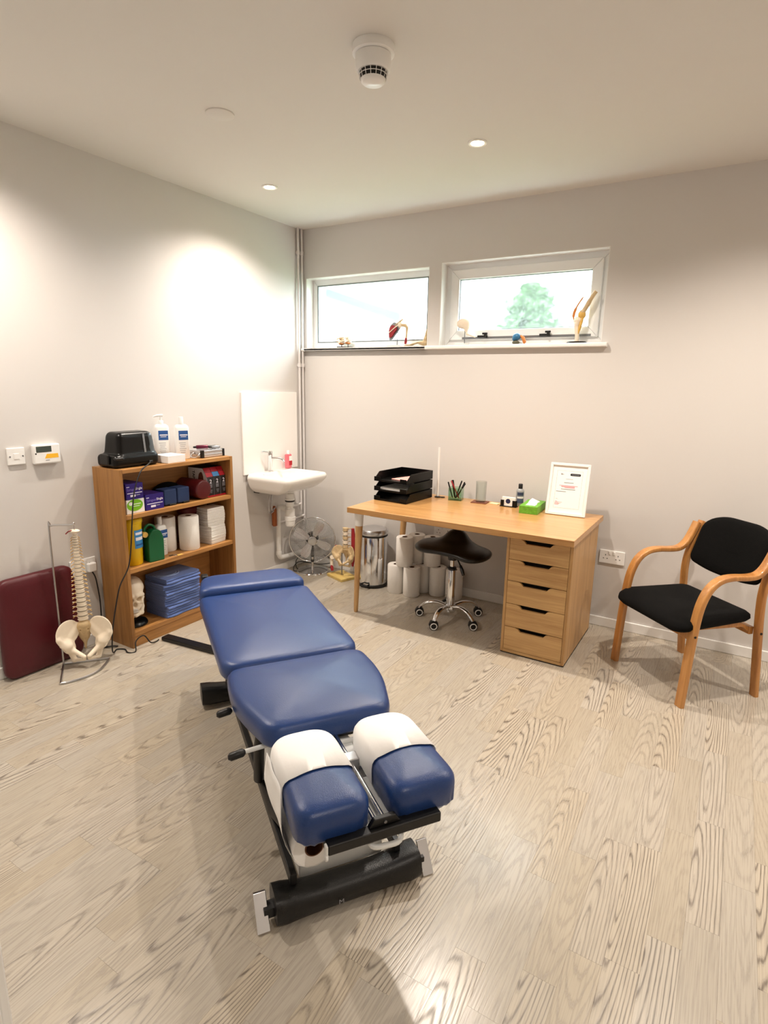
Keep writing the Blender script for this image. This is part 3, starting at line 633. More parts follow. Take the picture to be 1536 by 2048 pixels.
flat('paper_stack', 'thick white paper stack in the middle letter tray', 'papers', WHITEC, -0.105, 0.105, -0.148, 0.13, 0, 0.016, (1.135, -0.33, ZT+0.0705), math.radians(-4))
flat('leaflet', 'pink and white leaflets in the top letter tray', 'leaflet', mat('pink_leaflet', (226, 168, 160), 0.6), -0.05, 0.08, -0.09, 0.08, 0, 0.006, (1.15, -0.33, ZT+0.1345), math.radians(-16))
flat('leaflet', 'white leaflet under the pink one in the top letter tray', 'leaflet', WHITEC, -0.08, 0.09, -0.13, 0.1, 0, 0.0035, (1.145, -0.33, ZT+0.131-0.0005), math.radians(-8))
t = thing('acrylic_rod', 'tall clear upright rod on a small black disc base behind the trays', 'rod', (1.305, -0.155, ZT))
G().lathe([(0.022, 0), (0.022, 0.005), (0.012, 0.009), (0.0001, 0.009)], 24).obj('base', BLACKP, t, smooth=True); G().cyl((0, 0, 0.009), (0, 0, 0.345), 0.0075, n=16).obj('rod', WHITEP, t, smooth=True)
G().lathe([(0.014, 0), (0.014, 0.005), (0.0001, 0.006)], 20, (0.034, 0.012, 0)).obj('magnet_foot', BLACKP, t, smooth=True)
t = thing('pen_pot', 'square clear green-tinted glass pen pot on the desk', 'pen pot', (1.445, -0.16, ZT), math.radians(12))
g = G(); g.box(-0.045, 0.045, -0.04, 0.04, 0.0, 0.008); g.box(-0.045, -0.0415, -0.04, 0.04, 0.008, 0.085).box(0.0415, 0.045, -0.04, 0.04, 0.008, 0.085).box(-0.0415, 0.0415, -0.04, -0.0365, 0.008, 0.085).box(-0.0415, 0.0415, 0.0365, 0.04, 0.008, 0.085); g.obj('glass', GLASSG, t)
pens = [((-0.02, -0.012), (-0.058, 0.0), BLACKP, 'black pen leaning at the outer side of the glass pot'), ((-0.012, 0.012), (-0.036, 0.02), BLACKG, 'glossy black pen standing tallest in the glass pot'), ((0.0, -0.02), (-0.022, -0.012), BLACKP, 'black marker upright in the glass pot'),
        ((0.026, -0.016), (-0.03, -0.03), REDPEN, 'red pencil lying slanted across the glass pot'), ((-0.004, 0.01), (0.034, 0.012), BLACKP, 'black pen leaning to the desk middle in the glass pot'), ((0.006, 0.024), (0.052, 0.02), STEELD, 'grey pen leaning out of the glass pot'), ((0.0, -0.006), (0.062, -0.006), BLACKP, 'lowest leaning black pen in the glass pot')]
for (bx, by), (tx, ty), m, lb in pens:
    o = thing('pen', lb, 'pen', (1.445, -0.16, ZT), math.radians(12), 'pens in the glass pot'); h = 0.148-0.5*abs(tx)
    a = Vector((bx, by, 0.0125)); b = Vector((tx, ty, h)); d = (b-a)
    G().tube([a, a+d*0.08, a+d*0.62], [0.0012, 0.004, 0.004], 10).obj('barrel', m, o, smooth=True); G().tube([a+d*0.62, a+d*0.97, b], [0.0047, 0.0047, 0.003], 10).obj('cap', BLACKG if m is not REDPEN else REDPEN, o, smooth=True)
t = flat('leather_coaster', 'square brown leather coaster under the glass tumbler', 'coaster', BROWN, -0.052, 0.052, -0.045, 0.045, 0, 0.005, (1.615, -0.148, ZT), math.radians(6))
t = thing('glass_tumbler', 'clear tall glass tumbler on a brown coaster', 'glass', (1.618, -0.145, ZT+0.005))
G().lathe([(0.0001, 0.0), (0.032, 0.0), (0.0335, 0.004), (0.036, 0.135), (0.0345, 0.137), (0.0325, 0.01), (0.0001, 0.008)], 32).obj('glass', GLASSC, t, smooth=True)
flat('sticky_note', 'small cream paper slip beside the coaster', 'note', CREAM, -0.03, 0.03, -0.022, 0.022, 0, 0.004, (1.712, -0.13, ZT), math.radians(-4))
t = thing('card_holder', 'black card holder with white cards printed with a navy dot', 'card holder', (1.82, -0.165, ZT), math.radians(2))
G().box(-0.055, 0.055, -0.018, 0.024, 0, 0.006).box(-0.05, -0.028, -0.018, -0.013, 0.006, 0.044).box(0.028, 0.05, -0.018, -0.013, 0.006, 0.044).box(-0.05, 0.05, 0.012, 0.016, 0.006, 0.04).obj('stand', BLACKG, t, bevel=0.001)
cds = G().box(-0.0425, 0.0425, -0.0125, 0.006, 0.0062, 0.063).obj('business_cards', WHITEC, t)
G().cyl((-0.002, -0.0124, 0.037), (-0.002, -0.0133, 0.037), 0.0155, n=28).obj('printed_dot', mat('navy_print', (24, 34, 74), 0.5), cds)
t = thing('hand_gel_bottle', 'grey bottle with black flip cap and dark label behind the tissue box', 'bottle', (1.868, -0.095, ZT))
G().lathe([(0.024, 0), (0.0255, 0.004), (0.0255, 0.098), (0.022, 0.108), (0.012, 0.114), (0.012, 0.118), (0.0001, 0.118)], 28).obj('body', mat('grey_plastic', (150, 152, 152), 0.3, coat=0.3), t, smooth=True, angle=60)
G().lathe([(0.0135, 0.114), (0.0135, 0.142), (0.011, 0.145), (0.0001, 0.145)], 24).obj('cap', BLACKP, t, smooth=True, angle=50)
def band(m, name, parent, r, z0, z1, a0, a1, n=14, c=(0, 0)):
    rings = [[(c[0]+rr*math.cos(a0+(a1-a0)*k/n), c[1]+rr*math.sin(a0+(a1-a0)*k/n), z) for k in range(n+1)] for rr, z in ((r, z0), (r, z1))]
    o = G().loft(rings, False, False).obj(name, m, parent, smooth=True); return o
band(mat('navy_label', (44, 56, 84), 0.5), 'label', t, 0.0258, 0.07, 0.092, math.radians(-115), math.radians(-15)); band(mat('slate_label', (80, 92, 116), 0.5), 'label', t, 0.0258, 0.022, 0.05, math.radians(-115), math.radians(-15)); band(WHITEC, 'label', t, 0.0258, 0.053, 0.062, math.radians(-115), math.radians(-15))
t = thing('tissue_box', 'green leaf-patterned tissue box on the desk', 'tissue box', (1.985, -0.195, ZT), math.radians(4))
G().box(-0.056, 0.056, -0.115, 0.115, 0, 0.048).obj('box', GREENBOX, t, bevel=0.002)
g = G(); rings = []
for k in range(9):
    u = k/8; rings.append([(x+0.004*math.sin(7*u), -0.085+0.15*u, 0.0485+z*math.sin(math.pi*(0.12+0.76*u))) for x, z in ((-0.026, 0.0), (-0.02, 0.014), (-0.004, 0.03), (0.008, 0.022), (0.022, 0.012), (0.03, 0.0))])
g.loft(rings, True).obj('tissue', PAPER, t, smooth=True, angle=80)
# certificate in a white frame leaning back
t = thing('certificate_frame', 'white framed certificate with red and black print leaning on the desk', 'picture frame', (2.193, -0.222, ZT), math.radians(3)); t.rotation_euler = (math.radians(-13), 0, math.radians(3))
bars(G(), -0.1175, 0.1175, 0.001, 0.318, 0.016, -0.010, 0.010).obj('frame', TRIM, t, bevel=0.002)
b_ = G().box(-0.103, 0.103, -0.001, 0.006, 0.016, 0.303).obj('certificate', WHITEC, t)
R_, U_ = (1, 0, 0), (0, 0, 1)
def pr(m, nm, x, z, w_, h_): plate(m, nm, b_, (x, -0.001, z), R_, U_, w_, h_)
for (x, z, w_, h_) in ((0, 0.272, 0.150, 0.0008), (0, 0.045, 0.150, 0.0008), (-0.075, 0.1585, 0.0008, 0.227), (0.075, 0.1585, 0.0008, 0.227)): pr(TEXTG, 'printed_border', x, z, w_, h_)
g = G().prism(round_poly([(0.003, 0.243), (0.064, 0.243), (0.064, 0.2575), (0.003, 0.2575)], 0.0072, 5), 'Y', -0.0014, -0.001); g.obj('printed_badge', TEXTK, b_); plate(TEXTG, 'printed_line', b_, (0.035, -0.0014, 0.25), R_, U_, 0.045, 0.0022)
for x, z, w_ in ((-0.047, 0.2535, 0.011), (-0.043, 0.2505, 0.018), (-0.046, 0.2475, 0.012)): pr(TEXTK, 'printed_line', x, z, w_, 0.0014)
for m, x, z, w_, h_ in ((TEXTG, 0.0, 0.222, 0.042, 0.0022), (TEXTK, 0.0, 0.200, 0.056, 0.0024), (TEXTR, 0.0, 0.182, 0.108, 0.0022), (TEXTR, -0.002, 0.1775, 0.082, 0.002), (TEXTR, -0.002, 0.1735, 0.078, 0.002), (TEXTR, 0.008, 0.1695, 0.06, 0.002), (TEXTK, 0.0, 0.16, 0.084, 0.0024), (TEXTK, -0.04, 0.145, 0.058, 0.0024), (TEXTG, -0.06, 0.099, 0.011, 0.002), (TEXTR, -0.062, 0.0835, 0.012, 0.0018), (TEXTR, -0.048, 0.0795, 0.042, 0.0014), (TEXTR, -0.058, 0.0755, 0.022, 0.0014), (TEXTR, -0.052, 0.0715, 0.036, 0.0014), (TEXTR, -0.056, 0.0675, 0.028, 0.0014), (TEXTR, -0.058, 0.0635, 0.024, 0.0014)): pr(m, 'printed_line', x, z, w_, h_)
G().prism([(0.012, 0.03), (0.082, 0.012-0.0115), (0.012, 0.2)], 'X', -0.03, 0.03).obj('strut', BLACKP, t)

# ------------------------------------------------------------------ saddle stool
t = thing('saddle_stool', 'black saddle seat stool on a chrome five-star base with castors', 'stool', (1.57, -0.45, 0))
def saddle(p):
    d = smin(sd_ell(p, (-0.165, 0.01, 0.475), (0.085, 0.13, 0.034)), sd_ell(p, (0.165, -0.01, 0.462), (0.085, 0.14, 0.034)), 0.04)
    d = smin(d, sd_ell(p, (0.0, 0.05, 0.53), (0.075, 0.075, 0.066)), 0.09); d = smin(d, sd_ell(p, (0.0, -0.03, 0.485), (0.12, 0.13, 0.032)), 0.05)
    return smax(d, -sd_ell(p, (0.0, 0.0, 0.39), (0.13, 0.3, 0.05)), 0.03)
sdf(saddle, (-0.28, -0.2, 0.40), (0.28, 0.2, 0.62), 64).obj('seat', BLACKV, t, smooth=True, angle=80)
G().lathe([(0.07, 0.455), (0.05, 0.44), (0.03, 0.43), (0.028, 0.405), (0.0001, 0.405)], 24).obj('seat_mount', BLACKP, t, smooth=True)
G().cyl((0, 0, 0.33), (0, 0, 0.42), 0.014, n=20).obj('gas_piston', CHROME, t, smooth=True); G().lathe([(0.0001, 0.07), (0.023, 0.07), (0.025, 0.09), (0.025, 0.34), (0.02, 0.352), (0.0001, 0.352)], 24).obj('column', CHROME, t, smooth=True)
G().lathe([(0.0255, 0.338), (0.0285, 0.342), (0.0285, 0.352), (0.022, 0.358), (0.015, 0.358)], 24, caps=False).obj('collar', BLACKP, t, smooth=True)
lv_ = G().tube([(0.03, -0.01, 0.43), (0.07, -0.05, 0.405), (0.085, -0.06, 0.39)], 0.005, 8).obj('height_lever', BLACKP, t, smooth=True); G().tube([(0.082, -0.058, 0.394), (0.1, -0.072, 0.37), (0.116, -0.084, 0.345)], [0.008, 0.012, 0.01], 10).obj('lever_grip', BLACKP, lv_, smooth=True)
G().lathe([(0.0001, 0.045), (0.03, 0.05), (0.042, 0.075), (0.04, 0.092), (0.028, 0.104), (0.0001, 0.104)], 28).obj('hub', CHROME, t, smooth=True)
for k in range(5):
    a = math.radians(-95+72*k+ (2 if k else 0)); ca_, sa_ = math.cos(a), math.sin(a)
    pth = smooth_path([(0.02, 0, 0.09), (0.09, 0, 0.108), (0.15, 0, 0.098), (0.19, 0, 0.07), (0.205, 0, 0.052)], 5)
    rings = []
    for i, q in enumerate(pth):
        u = i/(len(pth)-1); hw = 0.020-0.006*u; hh = 0.011-0.002*u
        tn = (pth[min(i+1, len(pth)-1)]-pth[max(i-1, 0)]).normalized(); nn = Vector((-tn.z, 0, tn.x))
        rings.append([Vector((q.x, 0, q.z))+Vector((0, 1, 0))*hw*math.cos(2*math.pi*j/12)+nn*hh*math.sin(2*math.pi*j/12) for j in range(12)])
    g = G().loft(rings); g.tf(Matrix.Rotation(a, 4, 'Z')); g.obj('base_arm', CHROME, t, smooth=True)
    cx, cy = 0.205*ca_, 0.205*sa_; wa = math.radians(-32); ax = Vector((math.cos(wa+math.pi/2-0.9), math.sin(wa+math.pi/2-0.9), 0))
    ax = Vector((0.50, -0.86, 0)); c = Vector((cx, cy, 0.0265))
    cs = G().cyl((cx, cy, 0.03), (cx, cy, 0.062), 0.006, n=10).obj('castor', BLACKP, t)
    hood = G(); pd = ax.cross(Vector((0, 0, 1)))
    hood.loft([[c+ax*s_*0.012+pd*math.cos(q)*0.03+Vector((0, 0, 1))*math.sin(q)*0.03 for q in [math.pi*j/10 for j in range(11)]] for s_ in (-1, 1)]); hood.obj('castor_hood', BLACKP, cs, smooth=True)
    for s_ in (-1, 1):
        G().cyl(c+ax*s_*0.009, c+ax*s_*0.026, 0.0265, n=24).obj('wheel', RUBBER, cs, smooth=True)
        n_ = 24; e1, e2 = pd, Vector((0, 0, 1))
        G().tube([c+ax*s_*0.0265+(e1*math.cos(2*math.pi*j/n_)+e2*math.sin(2*math.pi*j/n_))*0.0195 for j in range(n_)], 0.0032, 8, True).obj('white_rim', WHITEP, cs, smooth=True)

# ------------------------------------------------------------------ paper towel rolls
def roll_mesh(r, h, core, name='roll'):
    t = thing('paper_towel_roll', 'white paper towel roll in the heap under the desk', 'paper roll', (0, 0, 0), 0, 'paper towel rolls under the desk')
    G().lathe([(core, h*0.999), (r-0.004, h), (r, h-0.005), (r+0.0005, h*0.5), (r, 0.005), (r-0.004, 0), (core, 0.001)], 36, caps=False).obj('paper', PAPERT, t, smooth=True)
    G().lathe([(core, h*0.999), (core-0.0015, h), (core-0.0015, 0), (core, 0.001)], 24, caps=False).obj('cardboard_core', CARD, t, smooth=True)
    return t
RH = 0.212; 
spots = [(1.015, -0.205, 0, 'paper towel roll standing on the floor nearest the steel bin'), (1.146, -0.2035, 0, 'paper towel roll on the floor in front of the others, between two rolls'), (1.172, -0.077, 0, 'paper towel roll on the floor mostly hidden behind the front roll'), (1.298, -0.085, 0, 'paper towel roll on the floor beside the stool column'),
         (1.428, -0.085, 0, 'paper towel roll on the floor right behind the stool column'), (1.078, -0.197, RH+0.001, 'paper towel roll resting on top of two front rolls'), (1.115, -0.0785, RH+0.001, 'upper paper towel roll against the wall behind another upper roll'), (1.245, -0.082, RH+0.001, 'upper paper towel roll behind the edge of the saddle seat')]
proto = roll_mesh(0.061, RH, 0.0195)
for i, s in enumerate(spots):
    o = proto if i == 0 else dup(proto, s[:3])
    o.location = s[:3]; o.rotation_euler = (0, 0, RND.random()*6); o['label'] = 'white ' + s[3]

# ------------------------------------------------------------------ pedal bin
t = thing('pedal_bin', 'polished steel pedal bin with black base beside the desk leg', 'bin', (0.79, -0.165, 0))
G().lathe([(0.108, 0.0), (0.112, 0.006), (0.112, 0.022), (0.107, 0.026)], 40).obj('base_ring', BLACKP, t, smooth=True)
G().lathe([(0.106, 0.024), (0.106, 0.385), (0.104, 0.39)], 48, caps=False).obj('body', CHROME, t, smooth=True)
G().lathe([(0.104, 0.385), (0.1085, 0.388), (0.1085, 0.400), (0.104, 0.402)], 48).obj('rim', BLACKP, t, smooth=True)
G().lathe([(0.108, 0.402), (0.110, 0.406), (0.110, 0.428), (0.102, 0.440), (0.07, 0.449), (0.03, 0.452), (0.0001, 0.453)], 48).obj('lid', STEEL, t, smooth=True)
G().tube([(0.03, -0.10, 0.03), (0.035, -0.135, 0.03), (0.0, -0.145, 0.026), (-0.03, -0.135, 0.03), (-0.03, -0.10, 0.03)], 0.006, 8).obj('pedal', BLACKP, t, smooth=True)
g = G().box(-0.014, 0.014, 0.1055, 0.12, 0.39, 0.42).obj('hinge', BLACKP, t)
# ------------------------------------------------------------------ armchair (local x across, +y backwards)
t = thing('armchair', 'beech bentwood armchair with black fabric seat and back', 'chair', (2.92, -0.48, 0), math.radians(-44))
HX = 0.248
for s in (-1, 1):
    x = s*HX
    arm = smooth_path([(x, -0.212, 0.0), (x, -0.205, 0.14), (x, -0.196, 0.30), (x, -0.185, 0.44), (x, -0.168, 0.525), (x, -0.135, 0.59), (x, -0.085, 0.627), (x, -0.02, 0.638), (x, 0.07, 0.634), (x, 0.125, 0.64), (x, 0.165, 0.67), (x, 0.195, 0.72), (x, 0.222, 0.78)], 5)
    G().rect_sweep(arm, 0.046, 0.026).obj('arm_and_front_leg', BEECH, t, smooth=True, angle=60)
    leg = smooth_path([(x, 0.222, 0.0), (x, 0.205, 0.15), (x, 0.185, 0.32), (x, 0.172, 0.45), (x, 0.170, 0.55), (x, 0.188, 0.64), (x, 0.218, 0.72), (x, 0.244, 0.785)], 5)
    G().rect_sweep([p-Vector((0, -0.012, 0)) for p in leg], 0.04, 0.026).obj('back_leg', BEECH, t, smooth=True, angle=60)
    G().prism([(-0.19, 0.385), (-0.12, 0.395), (0.10, 0.395), (0.185, 0.355), (0.185, 0.325), (0.13, 0.365), (-0.13, 0.372), (-0.19, 0.34)], 'X', x*0.83-0.012, x*0.83+0.012).obj('side_rail', BEECH, t, bevel=0.003)
    for y, z in ((-0.197, 0.365), (0.19, 0.345)): G().cyl((x*1.0+s*0.02, y, z), (x+s*0.0235, y, z), 0.006, n=12).obj('bolt_cap', DARKGAP, t)
G().box(-0.225, 0.225, -0.20, -0.176, 0.335, 0.372).obj('front_rail', BEECH, t, bevel=0.003); G().box(-0.225, 0.225, 0.165, 0.19, 0.325, 0.365).obj('rear_rail', BEECH, t, bevel=0.003)
o = round_poly([(-0.262, -0.265), (0.262, -0.265), (0.225, 0.185), (-0.225, 0.185)], [0.09, 0.09, 0.05, 0.05], 7)
g = cushion(o, [(0.05, 0.388), (0.012, 0.392), (0.0, 0.408), (0.002, 0.425), (0.016, 0.438), (0.05, 0.446), (0.10, 0.450), (0.16, 0.450), (0.2, 0.449)])
g.v = [(x, y, z - (0.028*max(0, (-0.10-y)/0.165)**2) - (0.010*(1-min(1, abs(x)/0.2))) if y < 0.2 else z) for x, y, z in g.v]
g.obj('seat', BLACKF, t, smooth=True, angle=80)
o = round_poly([(-0.225, 0.575), (-0.10, 0.545), (0.10, 0.545), (0.225, 0.575), (0.215, 0.80), (0.12, 0.84), (-0.12, 0.84), (-0.215, 0.80)], [0.04, 0.1, 0.1, 0.04, 0.06, 0.15, 0.15, 0.06], 5)
rings = []; cz = 0.69
for ins, dy in ((0.03, 0.012), (0.004, 0.008), (0.0, -0.002), (0.004, -0.016), (0.02, -0.024), (0.06, -0.028), (0.11, -0.029), (0.14, -0.029)):
    ring = []
    for x, z in o:
        k = 1-ins/0.225; k2 = 1-ins/0.15; xx = x*k; zz = cz+(z-cz)*k2
        yy = 0.215+0.36*(zz-0.66)*0.75+0.022-0.55*xx*xx+dy if True else 0
        ring.append((xx, yy, zz))
    rings.append(ring)
G().loft(rings).obj('backrest', BLACKF, t, smooth=True, angle=80)

# ------------------------------------------------------------------ bookcase
BX, BY0, BY1, BH = 0.255, -1.852, -1.042, 1.021
t = thing('bookcase', 'oak veneer bookcase with two shelves against the wall', 'bookcase', (0, 0, 0))
X0 = 0.016
G().box(X0, BX, BY0, BY0+0.02, 0, BH).obj('side_panel', BOOK, t, bevel=0.001); G().box(X0, BX, BY1-0.02, BY1, 0, BH).obj('side_panel', BOOK, t, bevel=0.001)
G().box(X0, BX-0.002, BY0+0.02, BY1-0.02, BH-0.022, BH-0.0005).obj('top_panel', BOOKY, t, bevel=0.001)
for z in (0.768, 0.462): G().box(X0+0.006, BX-0.004, BY0+0.0205, BY1-0.0205, z-0.024, z).obj('shelf', BOOKY, t, bevel=0.001)
G().box(X0+0.006, BX-0.004, BY0+0.0205, BY1-0.0205, 0.066, 0.09).obj('bottom_shelf', BOOKY, t, bevel=0.001)
G().box(BX-0.03, BX-0.012, BY0+0.0205, BY1-0.0205, 0, 0.066).obj('plinth', BOOKY, t); G().box(X0, X0+0.005, BY0+0.0205, BY1-0.0205, 0.066, BH-0.022).obj('back_panel', BOOKY, t)
S1, S2, S3, S0 = 0.768, 0.462, 0.09, BH
YR, ZU = (0, 1, 0), (0, 0, 1)
# top: black machine
t = thing('massage_machine', 'glossy black plastic machine with a cord on top of the bookcase', 'machine', (0.128, -1.70, S0))
def mach(p):
    base = sd_box(p, (0, 0, 0.036), (0.085, 0.142, 0.036), 0.024)
    q = [p[0]*(1+1.6*(p[2]-0.07)), (p[1]-0.01)*(1+1.1*(p[2]-0.07)), p[2]]
    top = sd_box(q, (0, 0, 0.115), (0.075, 0.12, 0.075), 0.03)
    d = smin(base, top, 0.012); return smax(d, -sd_cap(p, (0.1, 0.035, -0.005), (-0.1, 0.035, -0.005), 0.016), 0.006)
sdf(mach, (-0.11, -0.17, -0.005), (0.11, 0.17, 0.20), 56).obj('shell', BLACKG, t, smooth=True, angle=60)
rings = [[(a*0.0735/(1+1.6*(z-0.07))*1.0, 0.055+b, z) for a, b in ((1.03, -0.006), (1.06, -0.006), (1.06, 0.006), (1.03, 0.006))] for z in (0.075, 0.10, 0.13, 0.16, 0.178)]
G().loft(rings).obj('seam_trim', STEELD, t, smooth=True)
sdf(lambda p: np.maximum(mach((p[0]/1.012, (p[1]-0.004)/1.012, p[2])), np.maximum(0.083-p[1], 0.068-p[2])), (-0.11, 0.07, 0.05), (0.11, 0.17, 0.20), 34).obj('end_cover', mat('smoked_plastic', (70, 80, 86), 0.12, coat=0.4), t, smooth=True, angle=60)
G().box(-0.03, 0.04, -0.153, -0.138, 0.02, 0.075).box(0.02, 0.09, -0.14, -0.09, 0.045, 0.06).obj('latch', BLACKP, t, bevel=0.006)
G().box(0.08, 0.092, 0.065, 0.09, 0.012, 0.028).obj('cord_socket', BLACKP, t, bevel=0.003)
tag(G().box(0.108, 0.238, -1.525, -1.400, S0, S0+0.043).obj('white_carton', WHITEC, bevel=0.002), 'plain low white cardboard carton on top of the bookcase', 'box')
def bottle(x, y, z, label, h=0.205, hw=0.042, pump=True, lb=True, rz=math.radians(-25)):
    t = thing('lotion_bottle', label, 'bottle', (x, y, z), rz)
    o = round_poly([(-0.026, -hw), (0.026, -hw), (0.026, hw), (-0.026, hw)], 0.02, 5)
    cushion(o, [(0.004, 0.0), (0.0, 0.005), (0.0, h-0.02), (0.004, h-0.008), (0.012, h), (0.018, h+0.003)]).obj('body', WHITEP, t, smooth=True, angle=60)
    G().lathe([(0.014, h), (0.014, h+0.022), (0.012, h+0.024)] if pump else [(0.015, h), (0.014, h+0.045), (0.012, h+0.048)], 20).obj('cap', WHITEP, t, smooth=True, angle=50)
    if pump:
        pm_ = G().cyl((0, 0, h+0.02), (0, 0, h+0.05), 0.006, n=12).obj('pump_stem', WHITEP, t, smooth=True); G().tube([(0, 0.012, h+0.054), (0, -0.02, h+0.054), (0, -0.042, h+0.047)], [0.008, 0.007, 0.004], 10).obj('pump_head', WHITEP, pm_, smooth=True)
    if lb:
        L_ = plate(LABELB, 'label', t, (0.026, 0.004, h*0.70), YR, ZU, 0.056, h*0.27); plate(TEXTW, 'printed_line', L_, (0.0265, 0.006, h*0.71), YR, ZU, 0.046, 0.006); plate(TEXTW, 'printed_line', L_, (0.0265, 0.004, h*0.66), YR, ZU, 0.034, 0.0035)
        for k in range(6): plate(TEXTG, 'printed_line', L_, (0.026, -0.004+0.002*(k % 2), h*(0.48-0.055*k)), YR, ZU, 0.04-0.006*(k % 3), 0.0028)
    return t
bottle(0.058, -1.418, S0, 'white pump lotion bottle half hidden behind its twin', 0.21)
bottle(0.125, -1.326, S0, 'white lotion bottle with a blue label in full view on the bookcase top', 0.208, pump=False)
t = thing('aluminium_case', 'small aluminium case with black corners on top of the bookcase', 'case', (0.125, -1.148, S0))
G().box(-0.075, 0.075, -0.092, 0.092, 0.002, 0.026).obj('lower_shell', ALU, t, bevel=0.003); G().box(-0.075, 0.075, -0.092, 0.092, 0.027, 0.046).obj('lid', ALU, t, bevel=0.003)
for a in (-1, 1):
    for b in (-1, 1): G().box(a*0.067-0.0095, a*0.067+0.0095, b*0.084-0.0095, b*0.084+0.0095, 0.0, 0.0475).obj('corner_guard', BLACKP, t, bevel=0.002)
G().tube(smooth_path([(0.0, -0.093, 0.03), (0.0, -0.11, 0.02), (0.015, -0.125, 0.006), (0.05, -0.115, 0.006), (0.06, -0.095, 0.03)], 4), 0.004, 8).obj('handle', CHROME, t, smooth=True)
G().box(0.02, 0.04, -0.096, -0.09, 0.02, 0.036).obj('latch', CHROME, t, bevel=0.001)
for nm, m, a, b, lb in (('otoscope_handle', MAROON, (0.10, -1.215, 0.060), (0.135, -1.135, 0.060), 'maroon metal instrument handle on the aluminium case'), ('penlight', BLACKP, (0.115, -1.125, 0.0565), (0.14, -1.075, 0.0565), 'short black penlight lying on the aluminium case'), ('instrument_head', STEELD, (0.155, -1.13, 0.0565), (0.17, -1.068, 0.0565), 'grey cylindrical instrument nearest the edge of the aluminium case')):
    o = thing(nm, lb, 'instrument', (0, 0, S0)); A_, B_ = Vector(a), Vector(b); r = 0.012 if m is MAROON else 0.009; d = B_-A_
    G().tube([A_+d*0.15, A_+d*0.2, B_], [r*0.7, r, r], 14).obj('barrel', m, o, smooth=True); G().tube([A_-d*0.05, A_, A_+d*0.18], [r*0.4, r*0.55, r*0.6], 12).obj('tip', BLACKP, o, smooth=True)
# upper shelf
def carton(name, label, m, y0, y1, z0, h, x1=0.228, dep=0.15):
    t = thing(name, label, 'box', (x1, (y0+y1)/2, z0)); hw = (y1-y0)/2
    G().box(-dep, 0, -hw, hw, 0, h).obj('carton', m, t, bevel=0.0015); return t, hw
def purple(label, y0, y1, z0, h):
    t, hw = carton('glove_box', label, PURPLE, y0, y1, z0, h)
    text('Symguard', 0.019, mat('lilac_print', (150, 130, 216), 0.5), 'printed_name', t, (0, -hw+0.006, h*0.56), YR, ZU); text('Single', 0.019, TEXTW, 'printed_name', t, (0, hw-0.006, h*0.58), YR, ZU, 'RIGHT', bold=0.0004)
    plate(TEXTW, 'printed_line', t, (0, -hw+0.014, h*0.80), YR, ZU, 0.018, 0.004); plate(TEXTW, 'printed_line', t, (0, 0.0, h*0.40), YR, ZU, hw*1.72, 0.004); plate(TEXTW, 'printed_patch', t, (0, -0.012, h*0.23), YR, ZU, 0.032, 0.012); plate(TEXTG, 'printed_line', t, (0, 0.02, h*0.25), YR, ZU, 0.024, 0.005)
    return t
t, hw = carton('wipes_box', 'white box with a lime green oval under the purple box', WHITEC, -1.805, -1.693, S1, 0.078)
g = G(); ov = [(-0.004+0.05*math.cos(2*math.pi*k/36), 0.046+0.033*math.sin(2*math.pi*k/36)) for k in range(36)]; ov = [(y, min(z, 0.0775)) for y, z in ov]; g.prism(ov, 'X', 0.0002, 0.0008).obj('printed_oval', LIME, t)
g = G(); g.prism([(-0.03+0.012*math.cos(2*math.pi*k/20), 0.056+0.010*math.sin(2*math.pi*k/20)) for k in range(20)], 'X', 0.0008, 0.0012).obj('printed_dot', WHITEC, t); plate(WHITEC, 'printed_line', t, (0.0008, 0.008, 0.052), YR, ZU, 0.05, 0.004); plate(WHITEC, 'printed_line', t, (0.0008, 0.0, 0.04), YR, ZU, 0.05, 0.003)
purple('purple glove box stacked on a white and green box', -1.803, -1.695, S1+0.079, 0.088)
purple('purple glove box standing directly on the upper shelf', -1.684, -1.563, S1, 0.09)
t = thing('foam_wedge_pair', 'pair of navy blue foam blocks joined by a black strap', 'foam blocks', (0.18, -1.46, S1))
for y in (-0.047, 0.047): G().box(-0.045, 0.04, y-0.045, y+0.045, 0.006, 0.098).obj('foam_block', NAVYF, t, bevel=0.008, seg=3)
for a_, b_ in ((-0.06, -0.01), (0.04, 0.085)): G().box(-0.02, 0.044, a_, b_, 0.0, 0.012).obj('strap', BLACKP, t, bevel=0.003)
o = sdf(lambda p: smin(sd_ell(p, (0, 0.06, 0.05), (0.05, 0.10, 0.058)), sd_ell(p, (-0.02, -0.06, 0.025), (0.025, 0.06, 0.028)), 0.03), (-0.07, -0.22, -0.012), (0.07, 0.18, 0.125), 44).obj('neoprene_support', BLACKF, smooth=True, angle=80)
o.location = (0.076, -1.48, S1+0.008); tag(o, 'black fabric support lying behind the navy foam blocks', 'support')
t = thing('foam_roller', 'dark red padded roller lying end-on beside the tape boxes', 'roller', (0.10, -1.262, S1+0.061))
n = 30; rx = lambda x, r: [(x, r*math.cos(2*math.pi*k/n), r*math.sin(2*math.pi*k/n)) for k in range(n)]
G().loft([rx(-0.07, 0.055), rx(-0.066, 0.060), rx(0.118, 0.060), rx(0.126, 0.056), rx(0.128, 0.050)]).obj('roller', BURGD, t, smooth=True, angle=50)
